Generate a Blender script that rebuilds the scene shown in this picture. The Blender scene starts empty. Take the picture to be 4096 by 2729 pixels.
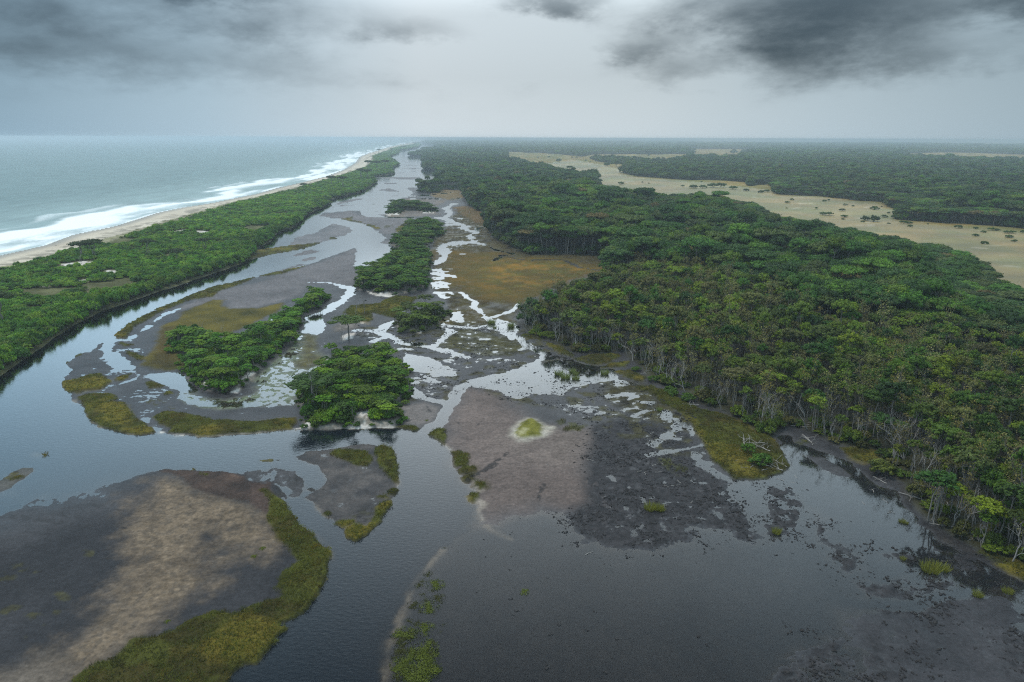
import bpy, math, random
import numpy as np
from mathutils import Matrix
rad = math.radians
random.seed(7)
RNG = np.random.default_rng(11)
S = bpy.context.scene
COL = S.collection

# ------------------------------------------------------------------ camera
CAM_H = 70.0
PITCH, ROLL = rad(16.57), rad(0.20)
FPX = 2731.0                                   # focal length in photograph pixels (24 mm on 36 mm)
cam_data = bpy.data.cameras.new('camera')
cam_data.sensor_width, cam_data.lens = 36.0, 24.0
cam_data.clip_start, cam_data.clip_end = 0.5, 200000.0
cam = bpy.data.objects.new('camera', cam_data); COL.objects.link(cam)
CAM_R = Matrix.Rotation(math.pi / 2 - PITCH, 4, 'X') @ Matrix.Rotation(ROLL, 4, 'Z')
cam.matrix_world = Matrix.Translation((0, 0, CAM_H)) @ CAM_R
S.camera = cam

# ------------------------------------------------------------------ exposure, sampling
vs = S.view_settings
S.display_settings.display_device = 'sRGB'
vs.view_transform, vs.look, vs.exposure, vs.gamma = 'Standard', 'None', 0.38, 1.0
vs.use_curve_mapping = False
cy = S.cycles
cy.max_bounces, cy.diffuse_bounces, cy.glossy_bounces, cy.transmission_bounces = 5, 2, 2, 2
cy.transparent_max_bounces, cy.volume_bounces = 6, 1
cy.use_denoising = False
cy.caustics_reflective = cy.caustics_refractive = False
cy.use_adaptive_sampling = False
cy.filter_width = 1.15

# ------------------------------------------------------------------ sky and sun
SUN_EL, SUN_AZ = rad(63), rad(-75)             # azimuth from +Y towards +X
world = bpy.data.worlds.new('World'); S.world = world; world.use_nodes = True
wt = world.node_tree; wt.nodes.clear()
def N(tree, kind, **kw):
    n = tree.nodes.new(kind)
    for k, v in kw.items():
        if k.startswith('i_'):
            n.inputs[int(k[2:]) if k[2:].isdigit() else k[2:].replace('_', ' ')].default_value = v
        else:
            setattr(n, k, v)
    return n
def mth(t, op, a, b=None, c=None, clamp=False):
    n = t.nodes.new('ShaderNodeMath'); n.operation = op; n.use_clamp = clamp
    for i, x in enumerate((a, b, c)):
        if x is None: continue
        if isinstance(x, (int, float)): n.inputs[i].default_value = x
        else: t.links.new(x, n.inputs[i])
    return n.outputs[0]
def mixc(t, fac, a, b, mode='MIX'):
    n = t.nodes.new('ShaderNodeMix'); n.data_type = 'RGBA'; n.blend_type = mode
    for sock, x in ((n.inputs[0], fac), (n.inputs[6], a), (n.inputs[7], b)):
        if isinstance(x, (int, float)): sock.default_value = x
        elif isinstance(x, tuple): sock.default_value = (*x, 1) if len(x) == 3 else x
        else: t.links.new(x, sock)
    return n.outputs[2]
def ramp(t, fac, stops, interp='EASE'):
    n = t.nodes.new('ShaderNodeValToRGB'); n.color_ramp.interpolation = interp
    e = n.color_ramp.elements
    while len(e) > 1: e.remove(e[-1])
    for i, (p, c) in enumerate(stops):
        el = e[0] if i == 0 else e.new(p)
        el.position = p
        el.color = (c, c, c, 1) if isinstance(c, (int, float)) else (*c, 1)
    t.links.new(fac, n.inputs[0])
    return n.outputs[0]
L = wt.links.new
out = N(wt, 'ShaderNodeOutputWorld')
sky = N(wt, 'ShaderNodeTexSky', sky_type='NISHITA', sun_disc=False, sun_elevation=SUN_EL, sun_rotation=SUN_AZ,
        altitude=70.0, air_density=1.2, dust_density=2.5)
bg_sky = N(wt, 'ShaderNodeBackground'); bg_sky.inputs[1].default_value = 0.07
L(sky.outputs[0], bg_sky.inputs[0])
tc = N(wt, 'ShaderNodeTexCoord')
sep = N(wt, 'ShaderNodeSeparateXYZ'); L(tc.outputs['Generated'], sep.inputs[0])
dx, dy, dz = sep.outputs
az = mth(wt, 'ARCTAN2', dx, dy)
el = mth(wt, 'ARCSINE', dz)
# cloud streaks: noise on the direction, flattened the way layers of cloud near the horizon look
cmb = N(wt, 'ShaderNodeCombineXYZ')
L(mth(wt, 'MULTIPLY', dx, 1.0), cmb.inputs[0]); L(dy, cmb.inputs[1]); L(mth(wt, 'MULTIPLY', dz, 2.5), cmb.inputs[2])
def wnoise(scale, detail, rough, dist=0.0):
    n = N(wt, 'ShaderNodeTexNoise'); n.inputs['Scale'].default_value = scale; n.inputs['Detail'].default_value = detail
    n.inputs['Roughness'].default_value = rough; n.inputs['Distortion'].default_value = dist
    L(cmb.outputs[0], n.inputs['Vector']); return n.outputs[0]
n_big, n_mid, n_fine = wnoise(2.6, 4, 0.5, 0.15), wnoise(6.5, 8, 0.60, 0.12), wnoise(16.0, 5, 0.6)
def blob(a0, e0, sa, se):
    """soft oval of heavy cloud at azimuth a0, elevation e0 (degrees), torn by the noise"""
    wa = mth(wt, 'ADD', az, mth(wt, 'MULTIPLY', mth(wt, 'SUBTRACT', n_mid, 0.5), rad(6.5)))
    we = mth(wt, 'ADD', el, mth(wt, 'MULTIPLY', mth(wt, 'SUBTRACT', n_fine, 0.5), rad(2.4)))
    we = mth(wt, 'ADD', we, mth(wt, 'MULTIPLY', mth(wt, 'SUBTRACT', n_mid, 0.5), rad(3.0)))
    p = mth(wt, 'DIVIDE', mth(wt, 'SUBTRACT', wa, rad(a0)), rad(sa))
    q = mth(wt, 'DIVIDE', mth(wt, 'SUBTRACT', we, rad(e0)), rad(se))
    r2 = mth(wt, 'ADD', mth(wt, 'MULTIPLY', p, p), mth(wt, 'MULTIPLY', q, q))
    return mth(wt, 'EXPONENT', mth(wt, 'MULTIPLY', mth(wt, 'POWER', r2, 1.35), -1.0))
dark = None
for a0, e0, sa, se, k in ((18.0, 8.6, 7.0, 2.2, 0.95), (25.5, 8.3, 6.0, 2.3, 1.0), (36.5, 9.0, 5.0, 2.6, 1.1), (22.5, 5.3, 8.0, 1.6, 0.5), (10.0, 6.6, 3.2, 0.9, 0.5),
                          (4.0, 9.8, 3.0, 1.0, 0.62), (-7.5, 7.6, 4.0, 1.1, 0.36), (-21.5, 10.2, 4.5, 1.1, 0.55), (11.5, 4.9, 4.0, 1.0, 0.34),
                          (-37.0, 7.5, 13.0, 4.2, 0.62), (-19.0, 8.5, 9.0, 2.4, 0.36), (-25.0, 4.6, 10.0, 1.4, 0.3), (33.0, 5.0, 6.0, 1.2, 0.3)):
    b = mth(wt, 'MULTIPLY', blob(a0, e0, sa, se), k)
    dark = b if dark is None else mth(wt, 'ADD', dark, b)
dark = mth(wt, 'ADD', dark, mth(wt, 'MULTIPLY', mth(wt, 'SUBTRACT', n_big, 0.5), 0.5))
dark = mth(wt, 'ADD', dark, mth(wt, 'MULTIPLY', mth(wt, 'SUBTRACT', n_mid, 0.5), 0.85))
dark = mth(wt, 'ADD', dark, mth(wt, 'MULTIPLY', mth(wt, 'SUBTRACT', n_fine, 0.5), 0.32))
dark = mth(wt, 'MULTIPLY', dark, mth(wt, 'MULTIPLY_ADD', n_mid, 1.1, .45))
fade = ramp(wt, mth(wt, 'MULTIPLY', el, 1 / rad(90)), [(0.0, 0.0), (0.012, 0.1), (0.06, 1.0)], 'LINEAR')
dark = mth(wt, 'MULTIPLY', mth(wt, 'MAXIMUM', dark, 0.0, clamp=False), fade)
# overcast brightness by elevation (dimmer low down, brighter higher up)
lum = ramp(wt, mth(wt, 'MULTIPLY', el, 1 / rad(90)), [(0.0, 0.52), (0.05, 0.46), (0.10, 0.51), (0.13, 0.80), (0.19, 0.97), (1.0, 1.0)], 'LINEAR')
tone = mixc(wt, mth(wt, 'SUBTRACT', 1.0, mth(wt, 'EXPONENT', mth(wt, 'MULTIPLY', mth(wt, 'POWER', dark, 1.5), -1.9))), (0.90, 1.03, 1.12), (0.085, 0.128, 0.165))
cl = mixc(wt, 1.0, lum, tone, 'MULTIPLY')
# the seaward side is thinner and bluer, brightest towards the light
side = ramp(wt, mth(wt, 'MULTIPLY_ADD', az, 1 / math.pi, 0.5), [(0.0, (0.46, 0.62, 0.73)), (0.28, (0.40, 0.56, 0.67)), (0.37, (0.72, 0.85, 0.93)), (0.46, (1.12, 1.1, 1.08)), (0.56, (1.02, 1.02, 1.0)), (0.63, (0.82, 0.88, 0.90)), (0.71, (0.60, 0.69, 0.73)), (1.0, (0.58, 0.70, 0.76))], 'LINEAR')
cl = mixc(wt, 1.0, cl, side, 'MULTIPLY')
bg_cl = N(wt, 'ShaderNodeBackground'); bg_cl.inputs[1].default_value = 1.0
L(cl, bg_cl.inputs[0])
mx = N(wt, 'ShaderNodeMixShader'); mx.inputs[0].default_value = 0.93
L(bg_sky.outputs[0], mx.inputs[1]); L(bg_cl.outputs[0], mx.inputs[2]); L(mx.outputs[0], out.inputs[0])

sun_d = bpy.data.lights.new('sun', 'SUN'); sun_d.energy = 1.5; sun_d.angle = rad(14); sun_d.color = (1.0, 0.96, 0.9)
sun = bpy.data.objects.new('sun', sun_d); COL.objects.link(sun)
sun.rotation_euler = (math.pi / 2 - SUN_EL, 0, math.pi - SUN_AZ)
sun.location = (0, 0, 300)

# ------------------------------------------------------------------ photograph pixel -> point of the land
R3 = np.array(CAM_R.to_3x3())
def ground(uv, z=0.0):
    """photograph pixels -> points on the level plane z: the land is flat, so the distance comes from the ground itself"""
    uv = np.asarray(uv, float)
    d = np.stack([(uv[:, 0] - 2048) / FPX, -(uv[:, 1] - 1364.5) / FPX, -np.ones(len(uv))], 1) @ R3.T
    t = (z - CAM_H) / np.minimum(d[:, 2], -1.2e-3)
    return d[:, :2] * t[:, None]
TX, TY, TS = (0, 1024, 2048, 3072), {1: 400, 2: 1000, 3: 1600, 4: 2029}, 1024 / 2294
def T(tile, *xy, z=0.0):
    """points read off an enlarged tile (row, column) of the photograph -> list of world points"""
    a = np.array(xy, float).reshape(-1, 2) * TS + (TX[tile % 10 - 1], TY[tile // 10])
    return [tuple(p) for p in ground(a, z)]

# ------------------------------------------------------------------ noise and distance fields
_tab = np.random.default_rng(3).random((256, 256)).astype(np.float32)
def vnoise(x, y):
    xi, yi = np.floor(x), np.floor(y)
    fx, fy = (x - xi).astype(np.float32), (y - yi).astype(np.float32)
    fx = fx * fx * (3 - 2 * fx); fy = fy * fy * (3 - 2 * fy)
    i, j = xi.astype(np.int64) & 255, yi.astype(np.int64) & 255
    i1, j1 = (i + 1) & 255, (j + 1) & 255
    a, b, c, d = _tab[i, j], _tab[i1, j], _tab[i, j1], _tab[i1, j1]
    return (a + (b - a) * fx) * (1 - fy) + (c + (d - c) * fx) * fy
def fbm(x, y, scale, octs=4, seed=0.0, gain=0.5):
    """roughly -1..1"""
    s, amp, tot = 0.0, 1.0, 0.0
    x = x / scale + seed * 17.31; y = y / scale + seed * 9.77
    for o in range(octs):
        s = s + amp * (vnoise(x, y) * 2 - 1); tot += amp
        amp *= gain; x = x * 2.03 + 5.2; y = y * 2.03 + 1.7
    return s / tot * 1.6
def sdf(x, y, poly):
    """signed distance to a closed polygon, negative inside"""
    d2 = np.full(x.shape, 1e18); ins = np.zeros(x.shape, bool)
    n = len(poly)
    for k in range(n):
        ax, ay = poly[k]; bx, by = poly[(k + 1) % n]
        ex, ey = bx - ax, by - ay
        l2 = ex * ex + ey * ey
        if l2 < 1e-9: continue
        px, py = x - ax, y - ay
        t = np.clip((px * ex + py * ey) / l2, 0, 1)
        d2 = np.minimum(d2, (px - ex * t) ** 2 + (py - ey * t) ** 2)
        if ey != 0:
            ins ^= ((ay > y) != (by > y)) & (x < ax + ex * (y - ay) / ey)
    return np.where(ins, -1, 1) * np.sqrt(d2)
def pdist(x, y, line):
    d2 = np.full(x.shape, 1e18)
    for (ax, ay), (bx, by) in zip(line[:-1], line[1:]):
        ex, ey = bx - ax, by - ay; l2 = ex * ex + ey * ey + 1e-9
        px, py = x - ax, y - ay
        t = np.clip((px * ex + py * ey) / l2, 0, 1)
        d2 = np.minimum(d2, (px - ex * t) ** 2 + (py - ey * t) ** 2)
    return np.sqrt(d2)
def inside(x, y, poly):
    ins = np.zeros(x.shape, bool); n = len(poly)
    for k in range(n):
        ax, ay = poly[k]; bx, by = poly[(k + 1) % n]
        if by != ay:
            ins ^= ((ay > y) != (by > y)) & (x < ax + (bx - ax) * (y - ay) / (by - ay))
    return ins
def sstep(a, b, x):
    t = np.clip((x - a) / (b - a), 0, 1); return t * t * (3 - 2 * t)

# ------------------------------------------------------------------ outlines of the land (read off the photograph)
SHORE = T(11, 0,1390, 400,1300, 640,1210, 820,1170, 1040,1125, 1200,1075, 1400,1010, 1640,960, 1900,920, 2100,880, 2294,840) \
      + T(12, 200,785, 400,740, 640,680, 800,620, 895,560, 930,510, 1000,480, 1100,450, 1200,420, 1300,398, 1380,384, 1450,372)
BEACH_IN = T(11, 0,1500, 300,1450, 600,1370, 860,1270, 1100,1210, 1330,1140, 1600,1060, 1850,990, 2060,925, 2294,870) \
      + T(12, 240,820, 500,750, 800,660, 980,600, 1040,545, 1035,505, 1130,470, 1250,432, 1400,402, 1480,380)
SCRUB_IN = T(11, 0,1545, 360,1455, 640,1370, 880,1315, 1330,1180, 1560,1110, 1750,1050, 1990,980, 2294,900) \
      + T(12, 240,835, 500,760, 820,668, 1000,606, 1060,545, 1050,505, 1150,468, 1260,432, 1400,404, 1480,382)
RIV_L = T(21, 0,1140, 270,960, 400,850, 490,790, 740,640, 940,545, 1350,400, 1670,300, 1760,265, 2100,150, 2200,110, 2294,30) \
      + T(12, 0,1335, 130,1275, 160,1230, 200,1190, 340,1140, 420,1070, 440,1035, 600,965, 650,932, 640,900, 760,870, 950,820, 1080,740, 1050,690,
          1240,660, 1220,610, 1280,580, 1190,510, 1270,485, 1285,460, 1440,430, 1475,402, 1440,384, 1490,376)
RIV_R = T(12, 1530,376, 1500,384, 1600,408, 1600,425, 1700,435, 1600,450, 1570,470, 1380,500, 1540,512, 1500,560, 1550,580, 1520,622, 1690,637, 1640,682, 1650,730,
          1570,790, 1450,825, 1560,836, 1640,832, 1645,802, 1840,812, 1880,885, 1950,972, 2070,1022, 2050,1062, 2100,1132, 2110,1232, 2250,1292) \
      + T(13, 0,1340, 180,1382, 500,1382, 800,1405, 880,1450) + T(23, 900,120) + T(23, 820,190, 720,218, 600,248, 420,300, 300,378, 180,456, 80,496, z=7.5) + T(23, 60,590, 80,650, 130,705,
          160,765, 300,805, 480,872, 560,922, 680,935, 900,915, 1000,905, 1060,985, 1180,1080, 1250,1180, 1400,1235, 1560,1275, 1700,1385, 1880,1445, 2000,1505, 2080,1560) \
      + T(33, 2150,285, 2230,325) + T(34, 60,345, 130,262, 250,232, 450,322, 600,402, 780,432, 960,452, 990,560, 1120,690, 1200,762, 1260,852, 1310,962,
          1420,1082, 1560,1152, 1660,1232, 1800,1302, 1900,1362, 2060,1432, 2180,1502, 2294,1560)
def extend(line, first=None, last=None):
    """carry a bank on in its own direction beyond the frame"""
    a = list(line)
    if first:
        p, q = np.array(a[0]), np.array(a[3]); d = (p - q) / np.linalg.norm(p - q); a.insert(0, tuple(p + d * first))
    if last:
        p, q = np.array(a[-1]), np.array(a[-5]); d = (p - q) / np.linalg.norm(p - q); a.append(tuple(p + d * last))
    return a
SHORE = extend(SHORE, 700, 60000); BEACH_IN = extend(BEACH_IN, 700, 60000); SCRUB_IN = extend(SCRUB_IN, 700, 60000)
RIV_L = extend(RIV_L, 500)
RIV_L.append((RIV_L[-1][0] + 400, RIV_L[-1][1] + 60000))
RIV_R = [(RIV_L[-1][0] + 10, RIV_L[-1][1])] + extend(RIV_R, None, 300)
SEA_POLY = SHORE + [(-90000, 80000), (-90000, -3000)]
STRIP = SHORE[::-1] + RIV_L
UPLAND = RIV_R + [(900, -60), (90000, -60), (90000, 90000)]
# canopy lines of the forest against the plain behind are read at tree-top height
TREE_LINE = T(13, -60,505, 0,510, 240,560, 390,597, 620,612, 750,627, 790,700, 850,742, 930,752, 985,822, 1110,832, 1115,815, 1260,815, 1290,832, 1400,818, 1650,822, 1880,832, 2080,862, 2180,882, 2250,932, 2294,942, z=16.5) \
      + T(14, 130,1000, 270,1012, 440,1062, 550,1055, 620,1092, 820,1122, 1000,1152, 1200,1172, 1370,1232, 1560,1242, 1600,1292, 1780,1305, 1870,1332, 1980,1382, 2080,1482, 2200,1542, z=16.5) + T(24, 2210,235, 2294,292, 2600,420, z=16.5)
SAV1 = TREE_LINE + T(14, 2700,1230, 2294,1182, 1900,1142, 1300,1100, 1140,1085, 1150,1040, 1420,1032, 1250,1002, 1060,962, 1060,932, 830,922, 500,882, 60,852, 50,792, 0,762) \
      + T(13, 2120,782, 2110,747, 1750,727, 1520,722, 1140,692, 1000,662, 1060,622, 1055,590, 800,562, 720,541) + T(13, 940,512, 1120,522, 1250,542, 1500,522, 1600,502, z=13) \
      + T(13, 1580,486, 1300,490, 700,491, 640,512, 400,486, 200,476, 0,470, -60,468)
SAV2 = T(13, 1590,504, 1800,512, 2100,505, z=13) + T(13, 2115,494, 2125,470, 2294,452) + T(14, 60,456, 230,450, 225,443, 0,443) + T(13, 2294,441, 2100,446, 1540,437, 1420,433, 1590,452)
SAV3 = T(14, 1180,492, 1400,502, 1600,517, 2000,527, 2294,532, 2700,545, z=13) + T(14, 2700,500, 2294,494, 1900,478, 1500,472, 1300,482, 1195,476)
SAV4 = T(13, 1500,383, 1900,384, z=13) + T(14, 0,385, 400,389, 1000,387, 1500,393, 2294,407, 2600,412, z=13) + T(14, 2600,392, 2294,386, 1500,378, 0,375) + T(13, 1700,373)

# delta: everything between the two banks; deep water first, flats and channels laid into it
FLATS = T(12, 1640,690, 1500,715, 1540,740, 1440,780, 1330,790, 1390,820, 1400,840, 1340,870, 1230,900, 1160,1000, 1165,1040, 1180,1052, 1000,1050, 960,1030, 940,990, 850,990, 600,1010, 555,1040,
          680,1062, 770,1062, 790,1080, 960,1112, 1040,1150, 1100,1190, 1150,1240, 1110,1280, 1200,1300, 1280,1320, 1200,1410, 1110,1460, 1080,1512, 1000,1510, 870,1490, 890,1440, 910,1350, 900,1315, 740,1370, 620,1412) \
      + T(22, 440,140, 250,190, 40,235) + T(21, 2200,265, 1900,330, 1650,420, 1550,470, 1400,530, 1250,610, 1150,660, 1060,730, 1035,790, 960,800, 860,840, 800,905, 740,910, 620,980, 565,1035, 600,1040, 620,1080, 570,1140,
          545,1190, 600,1260, 640,1340, 700,1400, 760,1480, 820,1540) + T(31, 820,200, 900,250, 1000,285, 1200,312, 1380,312, 1480,325, 1830,325, 2294,303) \
      + T(32, 330,278, 450,268, 850,258, 1250,255, 1370,270, 1440,285, 1540,235, 1600,215, 1640,262, 1560,290, 1540,330, 1620,365, 1690,405, 1750,455, 1760,490, 1780,545, 1820,625, 1870,695, 1900,735, 1960,745, 2000,820,
          1925,850, 1940,905, 1990,900, 2040,940, 1980,1010, 2030,1075) + T(42, 1660,380, 1560,470, 1480,600, 1380,720, 1340,850, 1270,1000, 1240,1100, 1200,1210, 1180,1300, 1150,1568, 1100,1800) + [(-10, 5), (900, 5), (900, 400), (420, 700), (300, 1200), (200, 2300)]
FILM = T(33, -60,990, 110,972, 225,935, 430,950, 740,955, 800,900, 760,700, 1300,700, 1900,690, 2050,712, 2294,702) + T(34, 0,692, 120,662, 190,602, 150,522, 60,402, 60,332, 160,332, 900,600, 1300,950, 2400,1500) \
      + [(300, 60), (300, 5), (-10, 5)] + T(42, 1100,1800, 1150,1568, 1180,1300, 1200,1210, 1240,1100, 1270,1000, 1340,850, 1380,720, 1480,600, 1560,470, 1660,380) + T(32, 2030,1075)

# ------------------------------------------------------------------ land grid: fine near, coarse far
yc = np.linspace(math.tan(rad(0.062) - PITCH), 0.535, 610)
alpha = PITCH + np.arctan(yc)
rows = np.concatenate([CAM_H / np.tan(alpha), [60, 48, 34, 18]])
tt = np.concatenate([np.linspace(-2.4, -0.86, 34)[:-1], np.linspace(-0.80, 0.80, 1130), np.linspace(0.86, 2.4, 34)[1:]])
NR, NC = len(rows), len(tt)
GX = (tt[None, :] * (rows[:, None] * math.cos(PITCH) + CAM_H * math.sin(PITCH))).ravel()
GY = np.repeat(rows, NC)
GD = np.hypot(GX, GY)
H = np.full(GX.shape, -0.42)
C = np.empty((len(GX), 3)); C[:] = (0.03, 0.028, 0.026)
WET = np.zeros(GX.shape); CLS = np.zeros(GX.shape, np.int8)
NZ_E = fbm(GX, GY, 9.0, 4, 1); NZ_E2 = fbm(GX, GY, 55.0, 3, 2); NZ_S = fbm(GX, GY, 2.6, 4, 4, .6)
FINE = np.minimum(GD, 400)

def paint(poly=None, h=None, w=1.0, amp=None, ca=None, cb=None, ns=6.0, seed=3, wet=None, cls=None, hn=0.0, hs=2.5, op=1.0, brk=None, bs=3.0, sd=None, dome=0.0, line=None, width=1.0, edge=.55):
    pts = np.array(poly if poly is not None else line) if sd is None else None
    if pts is not None:
        a = 0.0045 * np.median(np.hypot(pts[:, 0], pts[:, 1])) if amp is None else amp
        if brk is not None: a *= 2.6
        dm = np.median(np.hypot(pts[:, 0], pts[:, 1])); edge = max(edge, .0032 * dm) if edge else 0; a = min(a, 12.0)
        m = 2 * a + 2 * w + (width if line is not None else 0) + 2
        ix = np.nonzero((GX > pts[:, 0].min() - m) & (GX < pts[:, 0].max() + m) & (GY > pts[:, 1].min() - m) & (GY < pts[:, 1].max() + m))[0]
        if len(ix) == 0: return
        x, y = GX[ix], GY[ix]
        s = (sdf(x, y, poly) if poly is not None else pdist(x, y, line) - width / 2) + a * (0.55 * NZ_E[ix] + 0.25 * NZ_E2[ix]) + edge * NZ_S[ix]
    else:
        ix = np.nonzero(sd < w)[0]; x, y = GX[ix], GY[ix]; s = sd[ix] + (amp or 0) * NZ_E[ix]
    t = sstep(w / 2, -w / 2, s) * op
    if brk is not None:
        n = 0.5 + 0.5 * fbm(x, y, bs, 4, seed + 40); t = t * sstep(brk - 0.14, brk + 0.14, n)
    keep = t > 0.002
    ix, x, y, s, t = ix[keep], x[keep], y[keep], s[keep], t[keep]
    if len(ix) == 0: return
    if h is not None:
        hh = h + (hn * fbm(x, y, hs, 4, seed + 20) if hn else 0) + (dome * (1 - np.exp(s / 4.0)) * (s < 0) if dome else 0)
        H[ix] += (hh - H[ix]) * t
    if ca is not None:
        n = np.clip(0.5 + 0.5 * fbm(x, y, ns, 4, seed), 0, 1)[:, None]
        c = np.array(ca) * (1 - n) + np.array(cb if cb is not None else ca) * n
        C[ix] += (c - C[ix]) * t[:, None]
    if wet is not None: WET[ix] += (wet - WET[ix]) * t
    if cls is not None: CLS[ix[t > 0.5]] = cls

MUD_D, MUD_D2 = (0.022, 0.020, 0.021), (0.052, 0.048, 0.049)
MUD_B, MUD_B2 = (0.115, 0.095, 0.085), (0.20, 0.17, 0.15)
SAND, SAND2 = (0.50, 0.44, 0.38), (0.66, 0.61, 0.56)
MAR, MAR2 = (0.030, 0.032, 0.008), (0.085, 0.086, 0.017)
OLI, OLI2 = (0.045, 0.042, 0.012), (0.10, 0.085, 0.02)
ORA, ORA2 = (0.11, 0.066, 0.012), (0.23, 0.120, 0.016)
SOIL, SOIL2 = (0.022, 0.020, 0.011), (0.055, 0.052, 0.024)
DRY, DRY2 = (0.205, 0.146, 0.048), (0.275, 0.200, 0.075)
HERB, HERB2 = (0.06, 0.085, 0.016), (0.15, 0.16, 0.045)

# barrier strip: beach, thin grass, scrub soil
SD_SHORE = sdf(GX, GY, SEA_POLY)               # negative at sea
SD_STRIP = sdf(GX, GY, STRIP)
sd_s = SD_STRIP + np.minimum(0.0025 * GD, 3) * NZ_E * (SD_SHORE > 40)
tS = sstep(1.2, -1.2, sd_s)
hS = np.minimum(-0.75 + SD_SHORE * 0.05, 1.7 + 0.35 * NZ_E2) * sstep(-0.5, 6.0, -sd_s + (SD_SHORE < 30) * 50)
hS = np.maximum(hS, 0.12 * (SD_SHORE > 30))
H = np.where(tS > 0, H + (np.maximum(hS, -0.75) - H) * tS, H)
n = np.clip(0.5 + 0.5 * fbm(GX, GY, 7.0, 4, 5), 0, 1)[:, None]
cs = np.array((0.055, 0.055, 0.022)) * (1 - n) + np.array((0.14, 0.135, 0.065)) * n
SD_BIN = pdist(GX, GY, BEACH_IN); SD_SCR = pdist(GX, GY, SCRUB_IN)
B_POLY = SHORE[::-1] + BEACH_IN; G_POLY = BEACH_IN[::-1] + SCRUB_IN
C += (cs - C) * tS[:, None]; CLS[tS > 0.5] = 4
paint(G_POLY, None, 4.0, 2.5, (0.20, 0.19, 0.10), (0.33, 0.29, 0.20), 5.0, 6, cls=1)
paint(B_POLY, None, 3.0, 2.0, (0.50, 0.42, 0.34), (0.60, 0.52, 0.43), 30.0, 7, cls=1)
wetline = sstep(14, 3, SD_SHORE) * (SD_SHORE > -60)
C *= (1 - 0.42 * wetline)[:, None] * np.ones(3); WET = np.maximum(WET, 0.75 * wetline)
H = np.where(SD_SHORE < 0, np.maximum(-0.75 + SD_SHORE * 0.05, -4), H)
dr = (SD_SHORE > 16) & (CLS == 1)
wrack = sstep(0.52, 0.62, 0.5 + 0.5 * fbm(GX * 0.25, GY, 3.0, 4, 8)) * sstep(26, 8, SD_BIN) * dr
C *= (1 - 0.45 * wrack)[:, None] * np.array([[1, 1, 0.95]])

paint(FLATS, 0.05, 2.0, 1.2, MUD_D, MUD_D2, 9.0, 13, wet=0.70, cls=0, hn=0.05, hs=5.0)
paint(FILM, -0.085, 9.0, 3.0, (0.018, 0.019, 0.023), (0.042, 0.042, 0.048), 26, 25, wet=0.85, hn=0.022, hs=14)
# mainland: forest floor and dry plain
SD_UP = sdf(GX, GY, UPLAND) + np.minimum(0.004 * GD, 4) * NZ_E
tU = sstep(1.5, -1.5, SD_UP)
H = H + (0.30 + 1.6 * sstep(0, 90, -SD_UP) + 1.2 * NZ_E2 * sstep(60, 300, -SD_UP) - H) * tU
cs = np.array(SOIL) * (1 - n) + np.array(SOIL2) * n
C += (cs - C) * tU[:, None]; CLS[tU > 0.5] = 4
for k, sp in enumerate((SAV1, SAV2, SAV3, SAV4)):
    paint(sp, None, 10 if k < 1 else 40, 6, DRY, DRY2, 60.0, 9, cls=3)
paint(SAV1, None, 10, 6, (0.130, 0.128, 0.034), (0.175, 0.160, 0.050), 40, 10, brk=0.47, bs=40, op=0.7)
paint(SAV1, None, 6, 6, (0.46, 0.40, 0.32), brk=0.93, bs=14, seed=12, op=0.4)

# tidal flats between the banks
GREY = (0.085, 0.074, 0.073); GREY2 = (0.140, 0.122, 0.120)
paint(T(21, 1500,560, 1700,470, 2000,360, 2294,300) + T(22, 250,215, 630,90) + T(12, 900,1330, 900,1480) + T(22, 920,200, 880,330, 500,300, 400,400, 200,470, 0,520) + T(21, 2050,530, 2000,450, 1650,540), 0.10, 6, None, GREY, GREY2, 14, 14, wet=0.5)
paint(T(12, 560,1040, 850,992, 950,1040, 1200,1060, 1400,1060, 1340,1120, 1280,1200, 1150,1200, 1040,1140, 800,1070), 0.10, 6, None, GREY, GREY2, 14, 14, wet=0.5)
paint(T(12, 1340,880, 1500,880, 1700,890, 1690,920, 1600,960, 1480,1005, 1620,1010, 1640,1030, 1440,1045, 1180,1050), 0.08, 8, None, (0.14, 0.10, 0.06), GREY2, 20, 15, wet=0.4)
# shoals in the river
for pl in ((1050,690, 1250,690, 1480,690, 1450,715, 1250,712, 1070,700), (1100,750, 1180,740, 1280,742, 1220,760), (1080,808, 1200,790, 1240,800, 1300,825, 1180,825), (1300,583, 1450,583, 1420,594), (1290,608, 1480,611, 1400,624),
           (1355,640, 1450,636, 1400,651), (1280,650, 1360,648, 1300,662), (1280,548, 1400,548, 1340,556), (640,945, 900,880, 1000,880, 920,900, 760,935), (650,965, 760,940, 890,935, 860,946), (1010,942, 1050,924, 1075,938),
           (1050,1003, 1110,999, 1080,1011), (1050,1025, 1180,1022, 1160,1038, 1100,1037), (310,1398, 420,1350, 500,1336, 560,1350, 640,1350, 480,1388, 350,1408), (360,1448, 450,1410, 550,1398, 548,1432, 430,1452),
           (1205,860, 1240,850, 1280,852, 1220,864), (1090,868, 1140,863, 1170,868), (1330,790, 1400,785, 1450,800, 1400,815), (1380,740, 1410,738, 1440,748)):
    paint(T(12, *pl), 0.09, 4.0, 1.5, GREY, GREY2, 10, 16, wet=0.55)
paint(T(12, 240,1312, 340,1230, 500,1190, 600,1130, 680,1106, 770,1113, 860,1143, 892,1175, 850,1207, 700,1257, 560,1292, 250,1325), 0.07, 9, 3, MUD_D2, GREY2, 18, 17, wet=0.7)
paint(T(12, 1110,1280, 1200,1262, 1280,1300, 1200,1310), 0.06, 6, 2, GREY, GREY2, 8, 17, wet=.6)
paint(T(22, 20,232, 200,180, 430,110, 440,140, 250,192, 60,238), 0.08, 4, 1, GREY, GREY2, 8, 17, wet=.6)

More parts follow.
